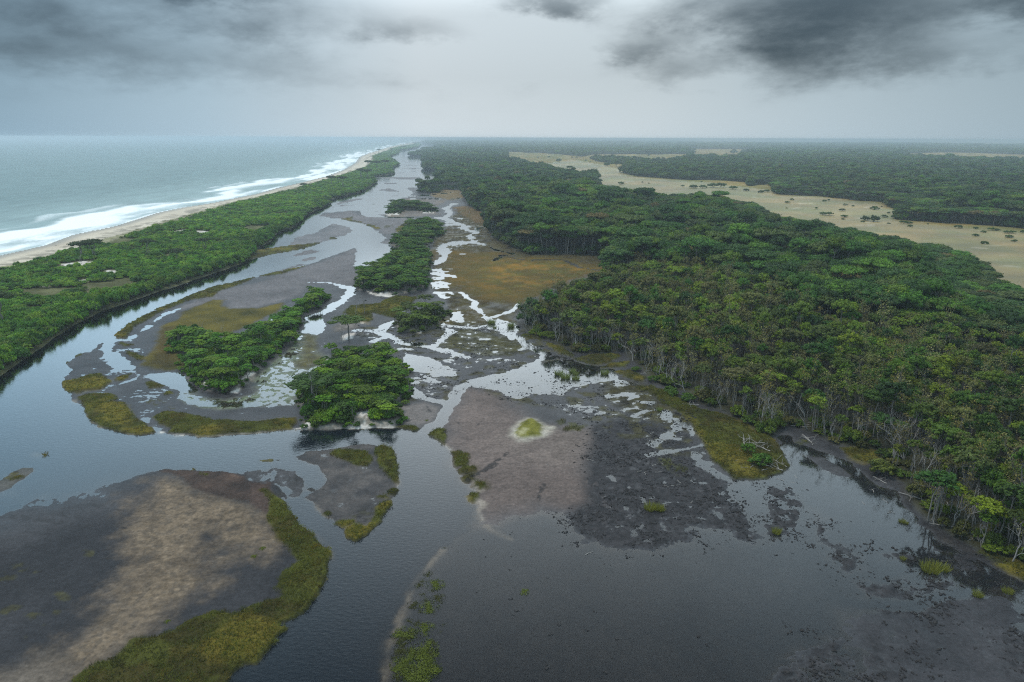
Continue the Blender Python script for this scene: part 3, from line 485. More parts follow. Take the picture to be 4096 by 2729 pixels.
# grass marsh banks, proud of the water with a cut edge
G = [
 (T(32, 30,820, 90,810, 150,870, 230,920, 300,990, 370,1090, 500,1200, 560,1300, 640,1335, 672,1400, 662,1500) + T(42, 655,540, 640,620, 580,720, 560,780, 470,890, 430,950, 310,1030, 240,1050, 310,1075, 280,1110, 200,1210, 100,1320, 0,1392) + T(41, 2200,1412, 2080,1490, 2030,1568, 1900,1850, 500,1850, 640,1568, 850,1420, 1000,1380, 1220,1195, 1400,1170, 1540,1110, 1740,1010, 1900,940, 2100,960, 2240,900) + T(42, 0,880, 60,860, 150,850, 230,810, 200,760, 150,745, 210,690, 240,600, 340,540, 410,490) + T(32, 340,1400, 270,1320, 200,1210, 110,1090, 110,1040, 140,990, 130,900), .45),
 (T(32, 1070,440, 1120,410, 1200,430, 1250,510, 1285,600, 1280,700, 1250,740, 1180,700, 1110,600, 1080,540), .4), (T(32, 700,455, 850,440, 980,460, 1050,540, 1000,600, 900,590, 800,540, 660,490), .25),
 (T(32, 790,1180, 880,1130, 1000,1150, 1080,1060, 1100,960, 1150,920, 1210,910, 1205,950, 1150,1030, 1060,1130, 980,1210, 895,1268, 830,1235), .45), (T(32, 690,1095, 800,1090, 870,1090, 860,1110, 780,1140, 700,1120), .35), (T(32, 570,1030, 640,1000, 680,1020, 640,1050), .35),
 (T(32, 1175,820, 1220,805, 1260,815, 1250,850, 1190,855), .45), (T(32, 1060,860, 1150,870, 1200,890, 1100,880), .3),
 (T(32, 1545,310, 1600,270, 1690,265, 1700,310, 1705,380, 1680,405, 1640,370, 1590,340), .45), (T(32, 1755,470, 1820,460, 1900,490, 1910,560, 1880,600, 1800,600, 1780,540), .45), (T(32, 1820,630, 1870,605, 1960,600, 1970,640, 1900,665, 1830,660), .45), (T(32, 1875,680, 1940,670, 1940,710, 1900,740, 1875,720), .45),
 (T(32, 1980,740, 2050,735, 2060,780, 2010,800, 1975,770), .4), (T(32, 1925,840, 1995,835, 1990,880, 1940,905), .45), (T(32, 1255,245, 1300,235, 1420,240, 1452,262, 1430,282, 1370,268), .4),
 (T(31, 1390,160, 1480,110, 1700,130, 1900,180, 2294,200) + T(32, 340,165, 350,220, 320,262, 0,290) + T(31, 2294,296, 1980,308, 1900,322, 1830,322, 1740,312, 1500,300, 1540,260, 1440,210), .45),
 (T(31, 780,160, 850,60, 900,20, 1000,20, 1120,30, 1180,140, 1350,260, 1385,300, 1250,318, 1050,290, 900,240), .45), (T(21, 560,1180, 700,1160, 800,1120, 900,1110, 1000,1190, 900,1250, 740,1270, 700,1298, 610,1270), .4), (T(21, 720,1320, 800,1290, 1000,1290, 1060,1340, 900,1390, 780,1480, 740,1400), .35),
 (T(21, 1020,1150, 1100,1120, 1200,1105, 1140,1160, 1060,1180), .3), (T(21, 1300,1180, 1360,1175, 1480,1220, 1440,1240, 1340,1240), .25), (T(21, 1470,1270, 1540,1265, 1560,1290, 1480,1300), .25), (T(21, 1280,1350, 1380,1330, 1500,1370, 1560,1420, 1400,1400), .2),
 (T(21, 1040,788, 1065,730, 1150,662, 1250,612, 1400,532, 1550,472, 1900,332, 2200,268, 2290,242, 2200,295, 1960,372, 1900,422, 1700,452, 1550,512, 1400,582, 1300,645, 1200,695, 1130,790), .45),
 (T(22, 40,233, 250,185, 440,140, 430,152, 250,212, 60,240), .4), (T(21, 1072,830, 1100,835, 1185,855, 1110,872), .35), (T(21, 1112,905, 1140,900, 1220,935, 1290,960, 1280,1000, 1220,980, 1130,930), .4), (T(21, 660,950, 730,925, 740,935, 680,962), .3), (T(21, 570,1030, 600,995, 620,995, 600,1030), .3),
 (T(12, -200,1390, -60,1345, 130,1332, 250,1312, 560,1282, 580,1288, 400,1342, 180,1377, 0,1417, -200,1460), .45), (T(12, 640,1240, 680,1230, 740,1240, 700,1250), .3), (T(12, 775,1068, 860,1050, 870,1060, 820,1072, 960,1100, 940,1106), .35), (T(12, 970,1110, 1060,1125, 1110,1155, 1090,1160), .35),
 (T(12, 1450,822, 1490,780, 1600,702, 1640,692, 1645,730, 1560,775, 1520,830), .4), (T(12, 1250,1160, 1340,1095, 1330,1190, 1270,1190), .25), (T(12, 1130,1130, 1220,1120, 1240,1140, 1150,1150), .2),
 (T(22, 790,560, 850,500, 1100,480, 1250,410, 1450,425, 1400,480, 1250,610, 1050,570, 1040,630, 1000,650, 860,630), .3),
 (T(23, 560,980, 680,942, 900,935, 970,950, 870,1012, 800,1030, 650,1025), .4), (T(23, 60,770, 130,752, 260,790, 250,815), .35), (T(23, 790,1062, 900,1012, 1060,1000, 1020,1050, 900,1062), .35), (T(23, 920,1092, 1060,1080, 1200,1150, 1150,1190, 1020,1150), .4), (T(23, 260,800, 460,880, 560,960, 480,950, 340,870), .3),
 (T(23, 1110,1240, 1250,1220, 1450,1300, 1650,1420, 1900,1480, 2080,1568) + T(33, 2150,290, 2294,330) + T(34, 60,380, 150,520, 190,600, 120,660, 0,690) + T(33, 2294,702, 2000,712, 1900,640, 1780,520, 1720,380, 1640,260, 1600,200, 1500,120, 1370,30) + T(23, 1370,1400, 1250,1290), .4),
 (T(34, 640,430, 800,432, 960,462, 970,530, 900,555, 860,560, 770,530), .3), (T(34, 230,370, 300,360, 350,380, 290,400), .2), (T(44, 2070,520, 2200,500, 2400,560, 2400,720, 2200,610), .35), (T(44, 1900,420, 2050,380, 2294,440, 2294,500, 2050,500), .2),
 (T(33, 1100,318, 1150,315, 1140,332, 1090,330), .15), (T(33, 1310,530, 1400,530, 1550,540, 1560,690, 1500,690, 1420,620), .10), (T(33, 370,200, 420,160, 600,190, 680,230, 600,280, 420,280), .2), (T(31, 1690,612, 1730,602, 1770,610, 1760,635, 1710,640), .4), (T(31, 1800,672, 1860,668, 1850,682), .3), (T(31, 100,710, 170,690, 190,700, 120,722), .3), (T(31, 380,488, 415,480, 428,490, 405,508), .4),
]
for k, (pl, hh) in enumerate(G):
    thin = hh < .22
    paint(pl, hh, 0.9, .55, MAR, MAR2, 7.0, 50 + k % 5, wet=0, hn=.10, hs=1.1, cls=2, op=.55 if thin else 1.0, brk=.45 if thin else None, bs=1.6)
    if not thin:
        paint(pl, None, 2.0, .8, (0.026, 0.024, 0.009), (0.060, 0.046, 0.013), 3.0, 58, brk=.52, bs=4.5, op=.85)
        paint(pl, None, 2.0, .8, (0.17, 0.13, 0.02), brk=.66, bs=9.0, seed=61, op=.55)
# brown-olive sward round the long island
paint(T(21, 1620,560, 1900,450, 2010,450, 1990,500, 2060,530, 2294,520) + T(22, 0,525, 240,475, 230,540, 0,640) + T(21, 2294,660, 2000,780, 1700,720, 1580,790, 1540,900, 1690,970, 1690,1040, 1640,1088, 1450,1090, 1250,1040, 1280,960, 1390,900, 1390,820, 1450,680, 1600,620), .2, 3, 1.5, OLI, (0.15, 0.115, 0.022), 12, 60, wet=.05, hn=.05, cls=2)
paint(T(21, 1390,760, 1450,690, 1550,690, 1540,900, 1600,960, 1560,1060, 1450,1080, 1300,1030, 1390,920), None, 4, 2, (0.04, 0.033, 0.014), (0.085, 0.06, 0.02), 5, 61, op=.8)
paint(T(33, -10,330, 20,250, 80,190, 140,165, 240,175, 310,230, 380,250, 330,300, 240,345, 150,380, 60,370), .2, 3.2, .9, (0.34, .29, .23), (.45, .41, .34), 2, 62, wet=0)
paint(T(33, 40,300, 100,200, 180,172, 250,190, 300,240, 230,330, 150,355, 70,345), .45, 1.4, .8, (0.085, .085, .015), (.18, .165, .035), 1.5, 63, wet=0, dome=.9, cls=2, edge=.8)
paint(T(33, 60,300, 100,270, 140,290, 120,330, 70,330), None, 1.2, .3, (0.26, .23, .10), (.36, .33, .2), 1, 63, wet=0, op=.8)
# the flats are streaked and pitted: pools and mud break into each other
STREAK = [T(22, 880,640, 1300,740, 1650,640, 2294,640) + T(23, 300,800, 600,960, 900,1010, 1250,1200, 1500,1400, 1700,1568) + T(33, 1750,560, 1300,420, 1000,330, 700,200, 300,60) + T(23, 0,1380) + T(22, 1900,1230, 1700,1400, 1280,1400, 1340,1000, 900,820),
          T(21, 800,900, 1000,800, 1250,900, 1700,1200, 2294,1300) + T(22, 330,1380) + T(21, 2294,1420, 1300,1480, 900,1400, 560,1180), T(12, 1620,1000, 1900,960, 2100,1140, 1980,1300, 1640,1420, 1560,1300) + T(22, 1580,300, 1760,430, 2200,700, 1640,680), T(32, 150,560, 600,560, 700,800, 560,900, 260,880)]
for pl in STREAK:
    m_ = sstep(4, -6, sdf(GX, GY, pl)) * ((CLS == 0) | ((CLS == 2) & (H < .16)))
    H += m_ * (.036 * fbm(GX * .45, GY * 1.3, 4.5, 4, 71, .6) + .045 * fbm(GX * .8, GY * 1.5, 1.1, 3, 72))
paint(STREAK[0], None, 4, 2, (.030, .026, .010), (.07, .06, .018), 2, 73, brk=.60, bs=3.5, op=.75, wet=.2)
mud_ = ((CLS == 0) | (CLS == 5)) & (H > -.02)
C *= np.where(mud_, np.clip(1 + .14 * fbm(GX * .6, GY, 2.2, 4, 74, .6) + .20 * fbm(GX * .7, GY * 1.3, .7, 3, 76, .6) + .08 * fbm(GX, GY, 16, 3, 75), .35, 1.9), 1)[:, None]
# ripple marks, tracks and grain of the mud
H += np.where((CLS == 0) | (CLS == 5), 0.022 * fbm(GX, GY, 1.1, 3, 70), 0)
for tr in (T(41, 60,80, 400,120, 700,170, 1130,195), T(31, 800,940, 1000,985, 1150,1000), T(31, 550,1020, 800,1085, 1130,1150), T(32, 1310,190, 1420,180, 1520,130, 1640,130), T(32, 1690,140, 1800,200, 1890,280), T(22, 1440,1340, 1530,1400, 1570,1460), T(32, 2180,10, 2050,170, 1900,300), T(32, 2250,480, 2100,600, 1900,730), T(33, 280,760, 230,900), T(33, 650,640, 900,640, 1050,620)):
    paint(None, None, .5, .5, (0.02, .018, .018), line=tr, width=.5, brk=.36, bs=.9, op=.8)
WET = np.maximum(WET, 0.85 * sstep(0.10, 0.0, H) * (SD_SHORE > 30))

# ------------------------------------------------------------------ materials of the land
def new_mat(name):
    m = bpy.data.materials.new(name); m.use_nodes = True; t = m.node_tree; t.nodes.clear()
    o = t.nodes.new('ShaderNodeOutputMaterial'); return m, t, o
def attr(t, name, kind='GEOMETRY'):
    a = t.nodes.new('ShaderNodeAttribute'); a.attribute_name = name; a.attribute_type = kind; return a
def tnoise(t, vec, scale, detail=4, rough=.55, dist=0):
    n = t.nodes.new('ShaderNodeTexNoise'); n.inputs['Scale'].default_value = scale; n.inputs['Detail'].default_value = detail
    n.inputs['Roughness'].default_value = rough; n.inputs['Distortion'].default_value = dist
    if vec is not None: t.links.new(vec, n.inputs['Vector'])
    return n.outputs[0]
LAND, t, o = new_mat('land')
pos = N(t, 'ShaderNodeNewGeometry').outputs['Position']
col = attr(t, 'land_colour').outputs['Color']; wet = attr(t, 'wetness').outputs['Fac']
f1, f2 = tnoise(t, pos, 1.7, 5, .7), tnoise(t, pos, .22, 4, .6)
v = mth(t, 'ADD', mth(t, 'MULTIPLY', f1, 1.7), mth(t, 'MULTIPLY', f2, .3))
v = mth(t, 'MAXIMUM', v, .25)
base = mixc(t, 1.0, col, v, 'MULTIPLY')
b = N(t, 'ShaderNodeBsdfPrincipled'); t.links.new(base, b.inputs['Base Color'])
rr = mth(t, 'ADD', mth(t, 'MULTIPLY_ADD', wet, -.60, .90), mth(t, 'MULTIPLY', mth(t, 'SUBTRACT', f2, .5), .25), clamp=True)
t.links.new(rr, b.inputs['Roughness']); t.links.new(mth(t, 'MULTIPLY_ADD', wet, .30, .06), b.inputs['Specular IOR Level'])
bp = N(t, 'ShaderNodeBump'); bp.inputs['Strength'].default_value = .5; bp.inputs['Distance'].default_value = .12
t.links.new(tnoise(t, pos, 2.6, 4, .6), bp.inputs['Height']); t.links.new(bp.outputs[0], b.inputs['Normal'])
t.links.new(b.outputs[0], o.inputs[0])

RIVER, t, o = new_mat('river_water')
pos = N(t, 'ShaderNodeNewGeometry').outputs['Position']
dep = attr(t, 'depth').outputs['Fac']
mp = N(t, 'ShaderNodeMapping'); mp.inputs['Scale'].default_value = (.9, 1.6, 1); mp.inputs['Rotation'].default_value = (0, 0, .35); t.links.new(pos, mp.inputs[0])
rip = mth(t, 'ADD', tnoise(t, mp.outputs[0], 1.15, 3, .5, .4), mth(t, 'MULTIPLY', tnoise(t, pos, .05, 2, .5), 1.0))
bp = N(t, 'ShaderNodeBump'); bp.inputs['Distance'].default_value = .016
t.links.new(ramp(t, dep, [(0.0, 0.04), (.1, .15), (.5, 1.0)], 'LINEAR'), bp.inputs['Strength'])
sy = N(t, 'ShaderNodeSeparateXYZ'); t.links.new(pos, sy.inputs[0]); mr = N(t, 'ShaderNodeMapRange'); t.links.new(sy.outputs[1], mr.inputs[0])
for k_, v_ in enumerate((150, 330, .034, .012)): mr.inputs[k_ + 1].default_value = v_
t.links.new(mr.outputs[0], bp.inputs['Distance']); t.links.new(rip, bp.inputs['Height'])
body = mth(t, 'SUBTRACT', 1.0, mth(t, 'EXPONENT', mth(t, 'MULTIPLY', dep, -4.5)), clamp=True)
tr = N(t, 'ShaderNodeBsdfTransparent'); tr.inputs[0].default_value = (.93, .90, .84, 1)
df = N(t, 'ShaderNodeBsdfDiffuse'); df.inputs[0].default_value = (.009, .013, .018, 1)
m1 = N(t, 'ShaderNodeMixShader'); t.links.new(body, m1.inputs[0]); t.links.new(tr.outputs[0], m1.inputs[1]); t.links.new(df.outputs[0], m1.inputs[2])
gl = N(t, 'ShaderNodeBsdfGlossy'); gl.inputs['Roughness'].default_value = .06; t.links.new(bp.outputs[0], gl.inputs['Normal'])
fr = N(t, 'ShaderNodeFresnel'); fr.inputs[0].default_value = 1.36; t.links.new(bp.outputs[0], fr.inputs['Normal'])
m2 = N(t, 'ShaderNodeMixShader'); t.links.new(mth(t, 'MINIMUM', mth(t, 'MULTIPLY', mth(t, 'SUBTRACT', fr.outputs[0], .030), 4.0), .95), m2.inputs[0]); t.links.new(m1.outputs[0], m2.inputs[1]); t.links.new(gl.outputs[0], m2.inputs[2])
t.links.new(m2.outputs[0], o.inputs[0])

SEA, t, o = new_mat('sea_water')
pos = N(t, 'ShaderNodeNewGeometry').outputs['Position']
foam = attr(t, 'foam').outputs['Fac']; shal = attr(t, 'shallow').outputs['Fac']
mp = N(t, 'ShaderNodeMapping'); mp.inputs['Scale'].default_value = (.05, .018, 1); mp.inputs['Rotation'].default_value = (0, 0, .25); t.links.new(pos, mp.inputs[0])
swell = tnoise(t, mp.outputs[0], 1.0, 5, .6, .3); chop = tnoise(t, pos, .22, 4, .6)
bp = N(t, 'ShaderNodeBump'); bp.inputs['Strength'].default_value = .8; bp.inputs['Distance'].default_value = .7
t.links.new(mth(t, 'ADD', swell, mth(t, 'MULTIPLY', chop, .35)), bp.inputs['Height'])
fo = mth(t, 'MULTIPLY', mth(t, 'SUBTRACT', mth(t, 'ADD', foam, mth(t, 'MULTIPLY', mth(t, 'SUBTRACT', tnoise(t, pos, .35, 4, .65), .5), .6)), .18), 1.15, clamp=True)
tur = mth(t, 'MULTIPLY_ADD', swell, .9, .55)  # light and dark of the waves, painted into the water colour
wc = mixc(t, shal, (.135, .205, .195), (.27, .36, .345))
wc = mixc(t, 1.0, wc, tur, 'MULTIPLY')
db = N(t, 'ShaderNodeBsdfDiffuse'); t.links.new(mixc(t, fo, wc, (.86, .88, .88)), db.inputs[0])
gb = N(t, 'ShaderNodeBsdfGlossy'); gb.inputs['Roughness'].default_value = .28; t.links.new(bp.outputs[0], gb.inputs['Normal']); t.links.new(bp.outputs[0], db.inputs['Normal'])
fr = N(t, 'ShaderNodeFresnel'); fr.inputs[0].default_value = 1.33; t.links.new(bp.outputs[0], fr.inputs['Normal'])
fc = mth(t, 'MULTIPLY', mth(t, 'MINIMUM', fr.outputs[0], .24), mth(t, 'SUBTRACT', 1.0, fo, clamp=True))   # rough open sea never mirrors fully
mm = N(t, 'ShaderNodeMixShader'); t.links.new(fc, mm.inputs[0]); t.links.new(db.outputs[0], mm.inputs[1]); t.links.new(gb.outputs[0], mm.inputs[2])
t.links.new(mm.outputs[0], o.inputs[0])

# ------------------------------------------------------------------ land, river and sea meshes
def grid_mesh(name, mask, z, attrs, mat, step=1, kind='structure'):
    q = np.arange(NR * NC).reshape(NR, NC)[::step, ::step]
    quads = np.stack([q[1:, :-1], q[1:, 1:], q[:-1, 1:], q[:-1, :-1]], -1).reshape(-1, 4)
    quads = quads[mask(quads)]
    used, inv = np.unique(quads, return_inverse=True)
    quads = inv.reshape(-1, 4)
    me = bpy.data.meshes.new(name)
    me.vertices.add(len(used)); me.loops.add(quads.size); me.polygons.add(len(quads))
    zz = z[used] if isinstance(z, np.ndarray) else np.full(len(used), z)
    me.vertices.foreach_set('co', np.stack([GX[used], GY[used], zz], 1).astype(np.float32).ravel())
    me.loops.foreach_set('vertex_index', quads.ravel().astype(np.int32))
    me.polygons.foreach_set('loop_start', np.arange(0, quads.size, 4, dtype=np.int32))
    me.polygons.foreach_set('use_smooth', np.ones(len(quads), bool))
    for an, (ty, data) in attrs.items():
        a = me.attributes.new(an, ty, 'POINT')
        if ty == 'FLOAT_COLOR':
            a.data.foreach_set('color', np.concatenate([data[used], np.ones((len(used), 1))], 1).astype(np.float32).ravel())
        else: a.data.foreach_set('value', data[used].astype(np.float32))
    me.update(calc_edges=True)
    me.materials.append(mat)
    ob = bpy.data.objects.new(name, me); COL.objects.link(ob); ob['kind'] = kind
    return ob
land_attrs = {'land_colour': ('FLOAT_COLOR', C), 'wetness': ('FLOAT', np.clip(WET, 0, 1))}
deep = np.zeros(H.shape, bool)
for ci, nm in enumerate(('mud_flat', 'beach', 'marsh', 'grassland', 'ground', 'sand_bar')):
    grid_mesh(nm, lambda q: (CLS[q[:, 0]] == ci) & ~deep[q].all(1) & (SD_SHORE[q].max(1) > -60), H, land_attrs, LAND)
riv_area = (SD_STRIP > -25) & (SD_SHORE > 60) & (SD_UP > -25)
grid_mesh('river', lambda q: (H[q].min(1) < 0.03) & riv_area[q].all(1) & (GY[q].max(1) < 40000), 0.0, {'depth': ('FLOAT', np.maximum(-H, 0))}, RIVER)
off = -SD_SHORE
wob = fbm(GX * .4, GY, 60, 4, 81) * 13 + fbm(GX, GY, 260, 3, 82) * 16
along = 0.5 + 0.5 * fbm(GX * .3, GY * .3, 40, 4, 83)
foam = np.zeros(GX.shape)
for c0, wd, k, sd_ in ((66, 14, 1.25, 1), (40, 9, .95, 2), (96, 8, .55, 3), (18, 7, .85, 4), (2, 5, .95, 5)):
    g_ = .12 + 1.0 * sstep(.28, .62, 0.5 + 0.5 * fbm(GX * .5, GY * .25, 45, 3, 84 + sd_))
    s_ = off + wob * (1 if c0 > 20 else .3) - c0
    foam += k * g_ * np.where(s_ < 0, np.exp(-(s_ / (wd * 1.6)) ** 2), np.exp(-(s_ / (wd * .7)) ** 2))
foam += .55 * sstep(80, 20, off) * sstep(.35, .75, along) * (.4 + .6 * sstep(.3, .7, .5 + .5 * fbm(GX, GY * .35, 9, 3, 88)))
grid_mesh('sea', lambda q: (SD_SHORE[q].min(1) < 6), -0.70, {'foam': ('FLOAT', np.clip(foam, 0, 1.6)), 'shallow': ('FLOAT', sstep(260, 20, off))}, SEA, step=1)

# ------------------------------------------------------------------ plants: materials
def leaf_material(name, lo, hi, trans=.25):
    m, t, o = new_mat(name)
    tint = attr(t, 'tint', 'INSTANCER').outputs['Color']; var = attr(t, 'leaf_tone').outputs['Fac']
    c = mixc(t, var, lo, hi); c = mixc(t, 1.0, c, tint, 'MULTIPLY')
    b = N(t, 'ShaderNodeBsdfPrincipled'); t.links.new(c, b.inputs['Base Color']); b.inputs['Roughness'].default_value = .62
    b.inputs['Specular IOR Level'].default_value = .22
    tl = N(t, 'ShaderNodeBsdfTranslucent'); t.links.new(c, tl.inputs[0])
    m1 = N(t, 'ShaderNodeMixShader'); m1.inputs[0].default_value = trans
    t.links.new(b.outputs[0], m1.inputs[1]); t.links.new(tl.outputs[0], m1.inputs[2]); t.links.new(m1.outputs[0], o.inputs[0])
    return m
LEAF = leaf_material('leaves', (.62, .68, .33), (2.1, 2.28, .92))
def bark_material(name, a, b_):
    m, t, o = new_mat(name)
    n = tnoise(t, N(t, 'ShaderNodeTexCoord').outputs['Object'], 2.2, 4, .6)
    b = N(t, 'ShaderNodeBsdfPrincipled'); t.links.new(mixc(t, n, a, b_), b.inputs['Base Color']); b.inputs['Roughness'].default_value = .85
    b.inputs['Specular IOR Level'].default_value = .15
    t.links.new(b.outputs[0], o.inputs[0]); return m
BARK = bark_material('bark', (.13, .11, .09), (.32, .285, .25))
DEADWOOD = bark_material('dead_wood', (.17, .15, .13), (.46, .42, .38))
REED = leaf_material('reed_blades', (.9, .9, .8), (2.2, 2.2, 1.8), .4)
CLOD, t, o = new_mat('peat_clod')
b = N(t, 'ShaderNodeBsdfPrincipled'); b.inputs['Roughness'].default_value = .7; b.inputs['Specular IOR Level'].default_value = .2
t.links.new(mixc(t, tnoise(t, N(t, 'ShaderNodeNewGeometry').outputs['Position'], 1.5), (.014, .013, .013), (.045, .039, .036)), b.inputs['Base Color']); t.links.new(b.outputs[0], o.inputs[0])

# ------------------------------------------------------------------ plants: meshes
class Buf:
    def __init__(s): s.v, s.q, s.m, s.tone, s.n = [], [], [], [], 0
    def add(s, v, q, mat, tone):
        v = np.asarray(v, np.float32).reshape(-1, 3); s.v.append(v); s.q.append(np.asarray(q, np.int64).reshape(-1, 4) + s.n)
        s.m.append(np.full(len(s.q[-1]), mat, np.int32)); s.tone.append(np.broadcast_to(np.asarray(tone, np.float32), (len(v),)).copy()); s.n += len(v)
    def merge(s, o):
        for v, q, m, tn in zip(o.v, o.q, o.m, o.tone): s.v.append(v); s.q.append(q + s.n); s.m.append(m); s.tone.append(tn)
        s.n += o.n
    def mesh(s, name, mats, only=None):
        v = np.concatenate(s.v); q = np.concatenate(s.q); m = np.concatenate(s.m); tn = np.concatenate(s.tone)
        if only is not None:
            q = q[m == only]; u, inv = np.unique(q, return_inverse=True); v, tn, q = v[u], tn[u], inv.reshape(-1, 4); m = np.zeros(len(q), np.int32)
        me = bpy.data.meshes.new(name)
        me.vertices.add(len(v)); me.loops.add(q.size); me.polygons.add(len(q))
        me.vertices.foreach_set('co', v.ravel()); me.loops.foreach_set('vertex_index', q.ravel().astype(np.int32))
        me.polygons.foreach_set('loop_start', np.arange(0, q.size, 4, dtype=np.int32)); me.polygons.foreach_set('material_index', m)
        a = me.attributes.new('leaf_tone', 'FLOAT', 'POINT'); a.data.foreach_set('value', tn)
        for x in mats: me.materials.append(x)
        me.update(calc_edges=True); me.validate(); return me
def unit(n, rng):
    d = rng.normal(size=(n, 3)); return d / np.linalg.norm(d, axis=1, keepdims=True)
def leaves(buf, cen, rad_, n, size, rng, flat=1.0, up=.45, low=-.35, tone=.5, mat=1):
    """leaf sprays over the outside of one clump"""
    d = unit(int(n * 1.8) + 4, rng); d = d[d[:, 2] > low][:n]; n = len(d)
    p = cen + d * rad_ * np.array([1, 1, flat]) * rng.uniform(.72, 1.08, (n, 1))
    nn = d + np.array([0, 0, up]) + rng.normal(scale=.45, size=(n, 3)); nn /= np.linalg.norm(nn, axis=1, keepdims=True)
    u = np.cross(nn, unit(n, rng)); u /= np.linalg.norm(u, axis=1, keepdims=True) + 1e-6; w = np.cross(nn, u)
    a = size * rng.uniform(.65, 1.35, (n, 1))
    v = np.stack([p + u * a, p + w * a * .62 + nn * a * .18, p - u * a, p - w * a * .62 + nn * a * .18], 1)
    buf.add(v.reshape(-1, 3), np.arange(4 * n).reshape(-1, 4), mat, np.repeat(np.clip(tone + rng.normal(scale=.16, size=n), 0, 1), 4))
_ca = np.array([[math.cos(a) * math.cos(e), math.sin(a) * math.cos(e), math.sin(e)] for e in (-1.1, -.35, .35, 1.1) for a in np.arange(6) * math.pi / 3])
_cq = [[r * 6 + i, r * 6 + (i + 1) % 6, (r + 1) * 6 + (i + 1) % 6, (r + 1) * 6 + i] for r in range(3) for i in range(6)] + [[18, 19, 20, 21], [18, 21, 22, 23], [3, 2, 1, 0], [5, 4, 3, 0]]
def core(buf, cen, rad_, flat, rng, tone=.2):
    buf.add(cen + _ca * rad_ * np.array([1, 1, flat]) * rng.uniform(.85, 1.15, (24, 1)), _cq, 1, tone)
def limb(buf, p0, p1, r0, r1, rng, segs=4, bend=.12, sides=5, mat=0):
    """tapered, slightly crooked limb; returns points along it"""
    p0, p1 = np.array(p0, float), np.array(p1, float); L_ = np.linalg.norm(p1 - p0)
    ax = (p1 - p0) / (L_ + 1e-9); ref = np.array([1., 0, 0]) if abs(ax[0]) < .8 else np.array([0, 1., 0])
    u = np.cross(ax, ref); u /= np.linalg.norm(u); w = np.cross(ax, u)
    pts = []; an = np.arange(sides) * 2 * math.pi / sides; rings = []
    for i in range(segs + 1):
        f = i / segs; k = math.sin(math.pi * f) * bend * L_
        c = p0 + (p1 - p0) * f + (u * rng.normal() + w * rng.normal()) * k * .6
        pts.append(c); r = r0 + (r1 - r0) * f
        rings.append(c + np.outer(np.cos(an), u) * r + np.outer(np.sin(an), w) * r)
    q = [[i * sides + j, i * sides + (j + 1) % sides, (i + 1) * sides + (j + 1) % sides, (i + 1) * sides + j] for i in range(segs) for j in range(sides)]
    buf.add(np.concatenate(rings), q, mat, .5); return pts
def branchy(buf, p0, d, length, r, depth, rng, spread=.7, upw=.25, sides=4, mat=0, kids=3):
    p1 = np.array(p0) + np.array(d) * length
    pts = limb(buf, p0, p1, r, r * .55, rng, 3, .10, sides, mat)
    tips = [pts[-1]]
    if depth > 0:
        for k in range(kids + (rng.random() < .4)):
            f = rng.uniform(.45, 1.0) if k else 1.0
            st = np.array(p0) + (np.array(pts[-1]) - np.array(p0)) * f if k == 0 else pts[rng.integers(1, 4)]
            nd = np.array(d) + unit(1, rng)[0] * spread + np.array([0, 0, upw]); nd /= np.linalg.norm(nd)
            tips += branchy(buf, st, nd, length * rng.uniform(.55, .8), r * .55, depth - 1, rng, spread, upw, max(3, sides - 1), mat, kids)
    return tips
def make_tree(seed, R, RZ, top, clumps, cards, size, flat=.8, stems=1, gap=.0, trunk_r=.22, sub=1.0):
    """tapered trunk with limbs up into clumps of leaf sprays spread over an uneven dome"""
    rng = np.random.default_rng(seed); bf = Buf(); zc = top - RZ
    cs = []
    for k in range(clumps):
        a, rr = k * 2.39996 + rng.uniform(-.4, .4), math.sqrt((k + .5) / clumps) * R * rng.uniform(.75, 1.08)
        z = zc + RZ * math.sqrt(max(0.02, 1 - (rr / (R * 1.12)) ** 2)) * rng.uniform(.55, 1.12) - RZ * .25
        cs.append((np.array([rr * math.cos(a), rr * math.sin(a), z]), R * .36 * rng.uniform(.7, 1.25) * sub))
    base = [rng.uniform(-.5, .5, 2) * (stems - 1) * .8 for _ in range(stems)]
    for sidx in range(stems):
        b0 = np.array([*base[sidx], -.5]); fork = np.array([base[sidx][0] * 1.6 + rng.uniform(-.5, .5), base[sidx][1] * 1.6 + rng.uniform(-.5, .5), zc - RZ * .35])
        if fork[2] > .5:
            limb(bf, b0, fork, trunk_r, trunk_r * .6, rng, 4, .06, 6)
        for c, r in cs[sidx::stems * 2]:
            limb(bf, fork, c, trunk_r * .42, trunk_r * .12, rng, 2, .1, 4)
    for c, r in cs:
        tn = rng.uniform(.25, .78)
        core(bf, c - np.array([0, 0, r * .15]), r * (.74 - gap), flat, rng, tn * .8)
        leaves(bf, c, r, int(cards * rng.uniform(.8, 1.2)), size, rng, flat, tone=tn)
    return bf
def make_dead(seed, height, depth=3, spread=.75, kids=2, r=.16, lean=0.0, leafy=0, size=.22):
    rng = np.random.default_rng(seed); bf = Buf()
    d = np.array([lean * rng.normal(), lean * rng.normal(), 1.0]); d /= np.linalg.norm(d)
    tips = branchy(bf, (0, 0, -.4), d, height * .5, r, depth, rng, spread, .22, 5, 0, kids)
    if leafy:
        for p in tips[1:]: leaves(bf, np.array(p), .9, leafy, size, rng, .8, tone=rng.uniform(.3, .7))
    return bf
PROTO = {}
for k in range(8): PROTO[f'broad{k}'] = make_tree(100 + k, 3.6 + .4 * (k % 4), 2.4 + .4 * (k % 3), 12.2 + .4 * ((k * 3) % 8), 36 + 4 * (k % 3), 28, .26, .70 + .06 * (k % 3), 1, .02 + .03 * (k % 2), .22, .74 + .05 * (k % 3))
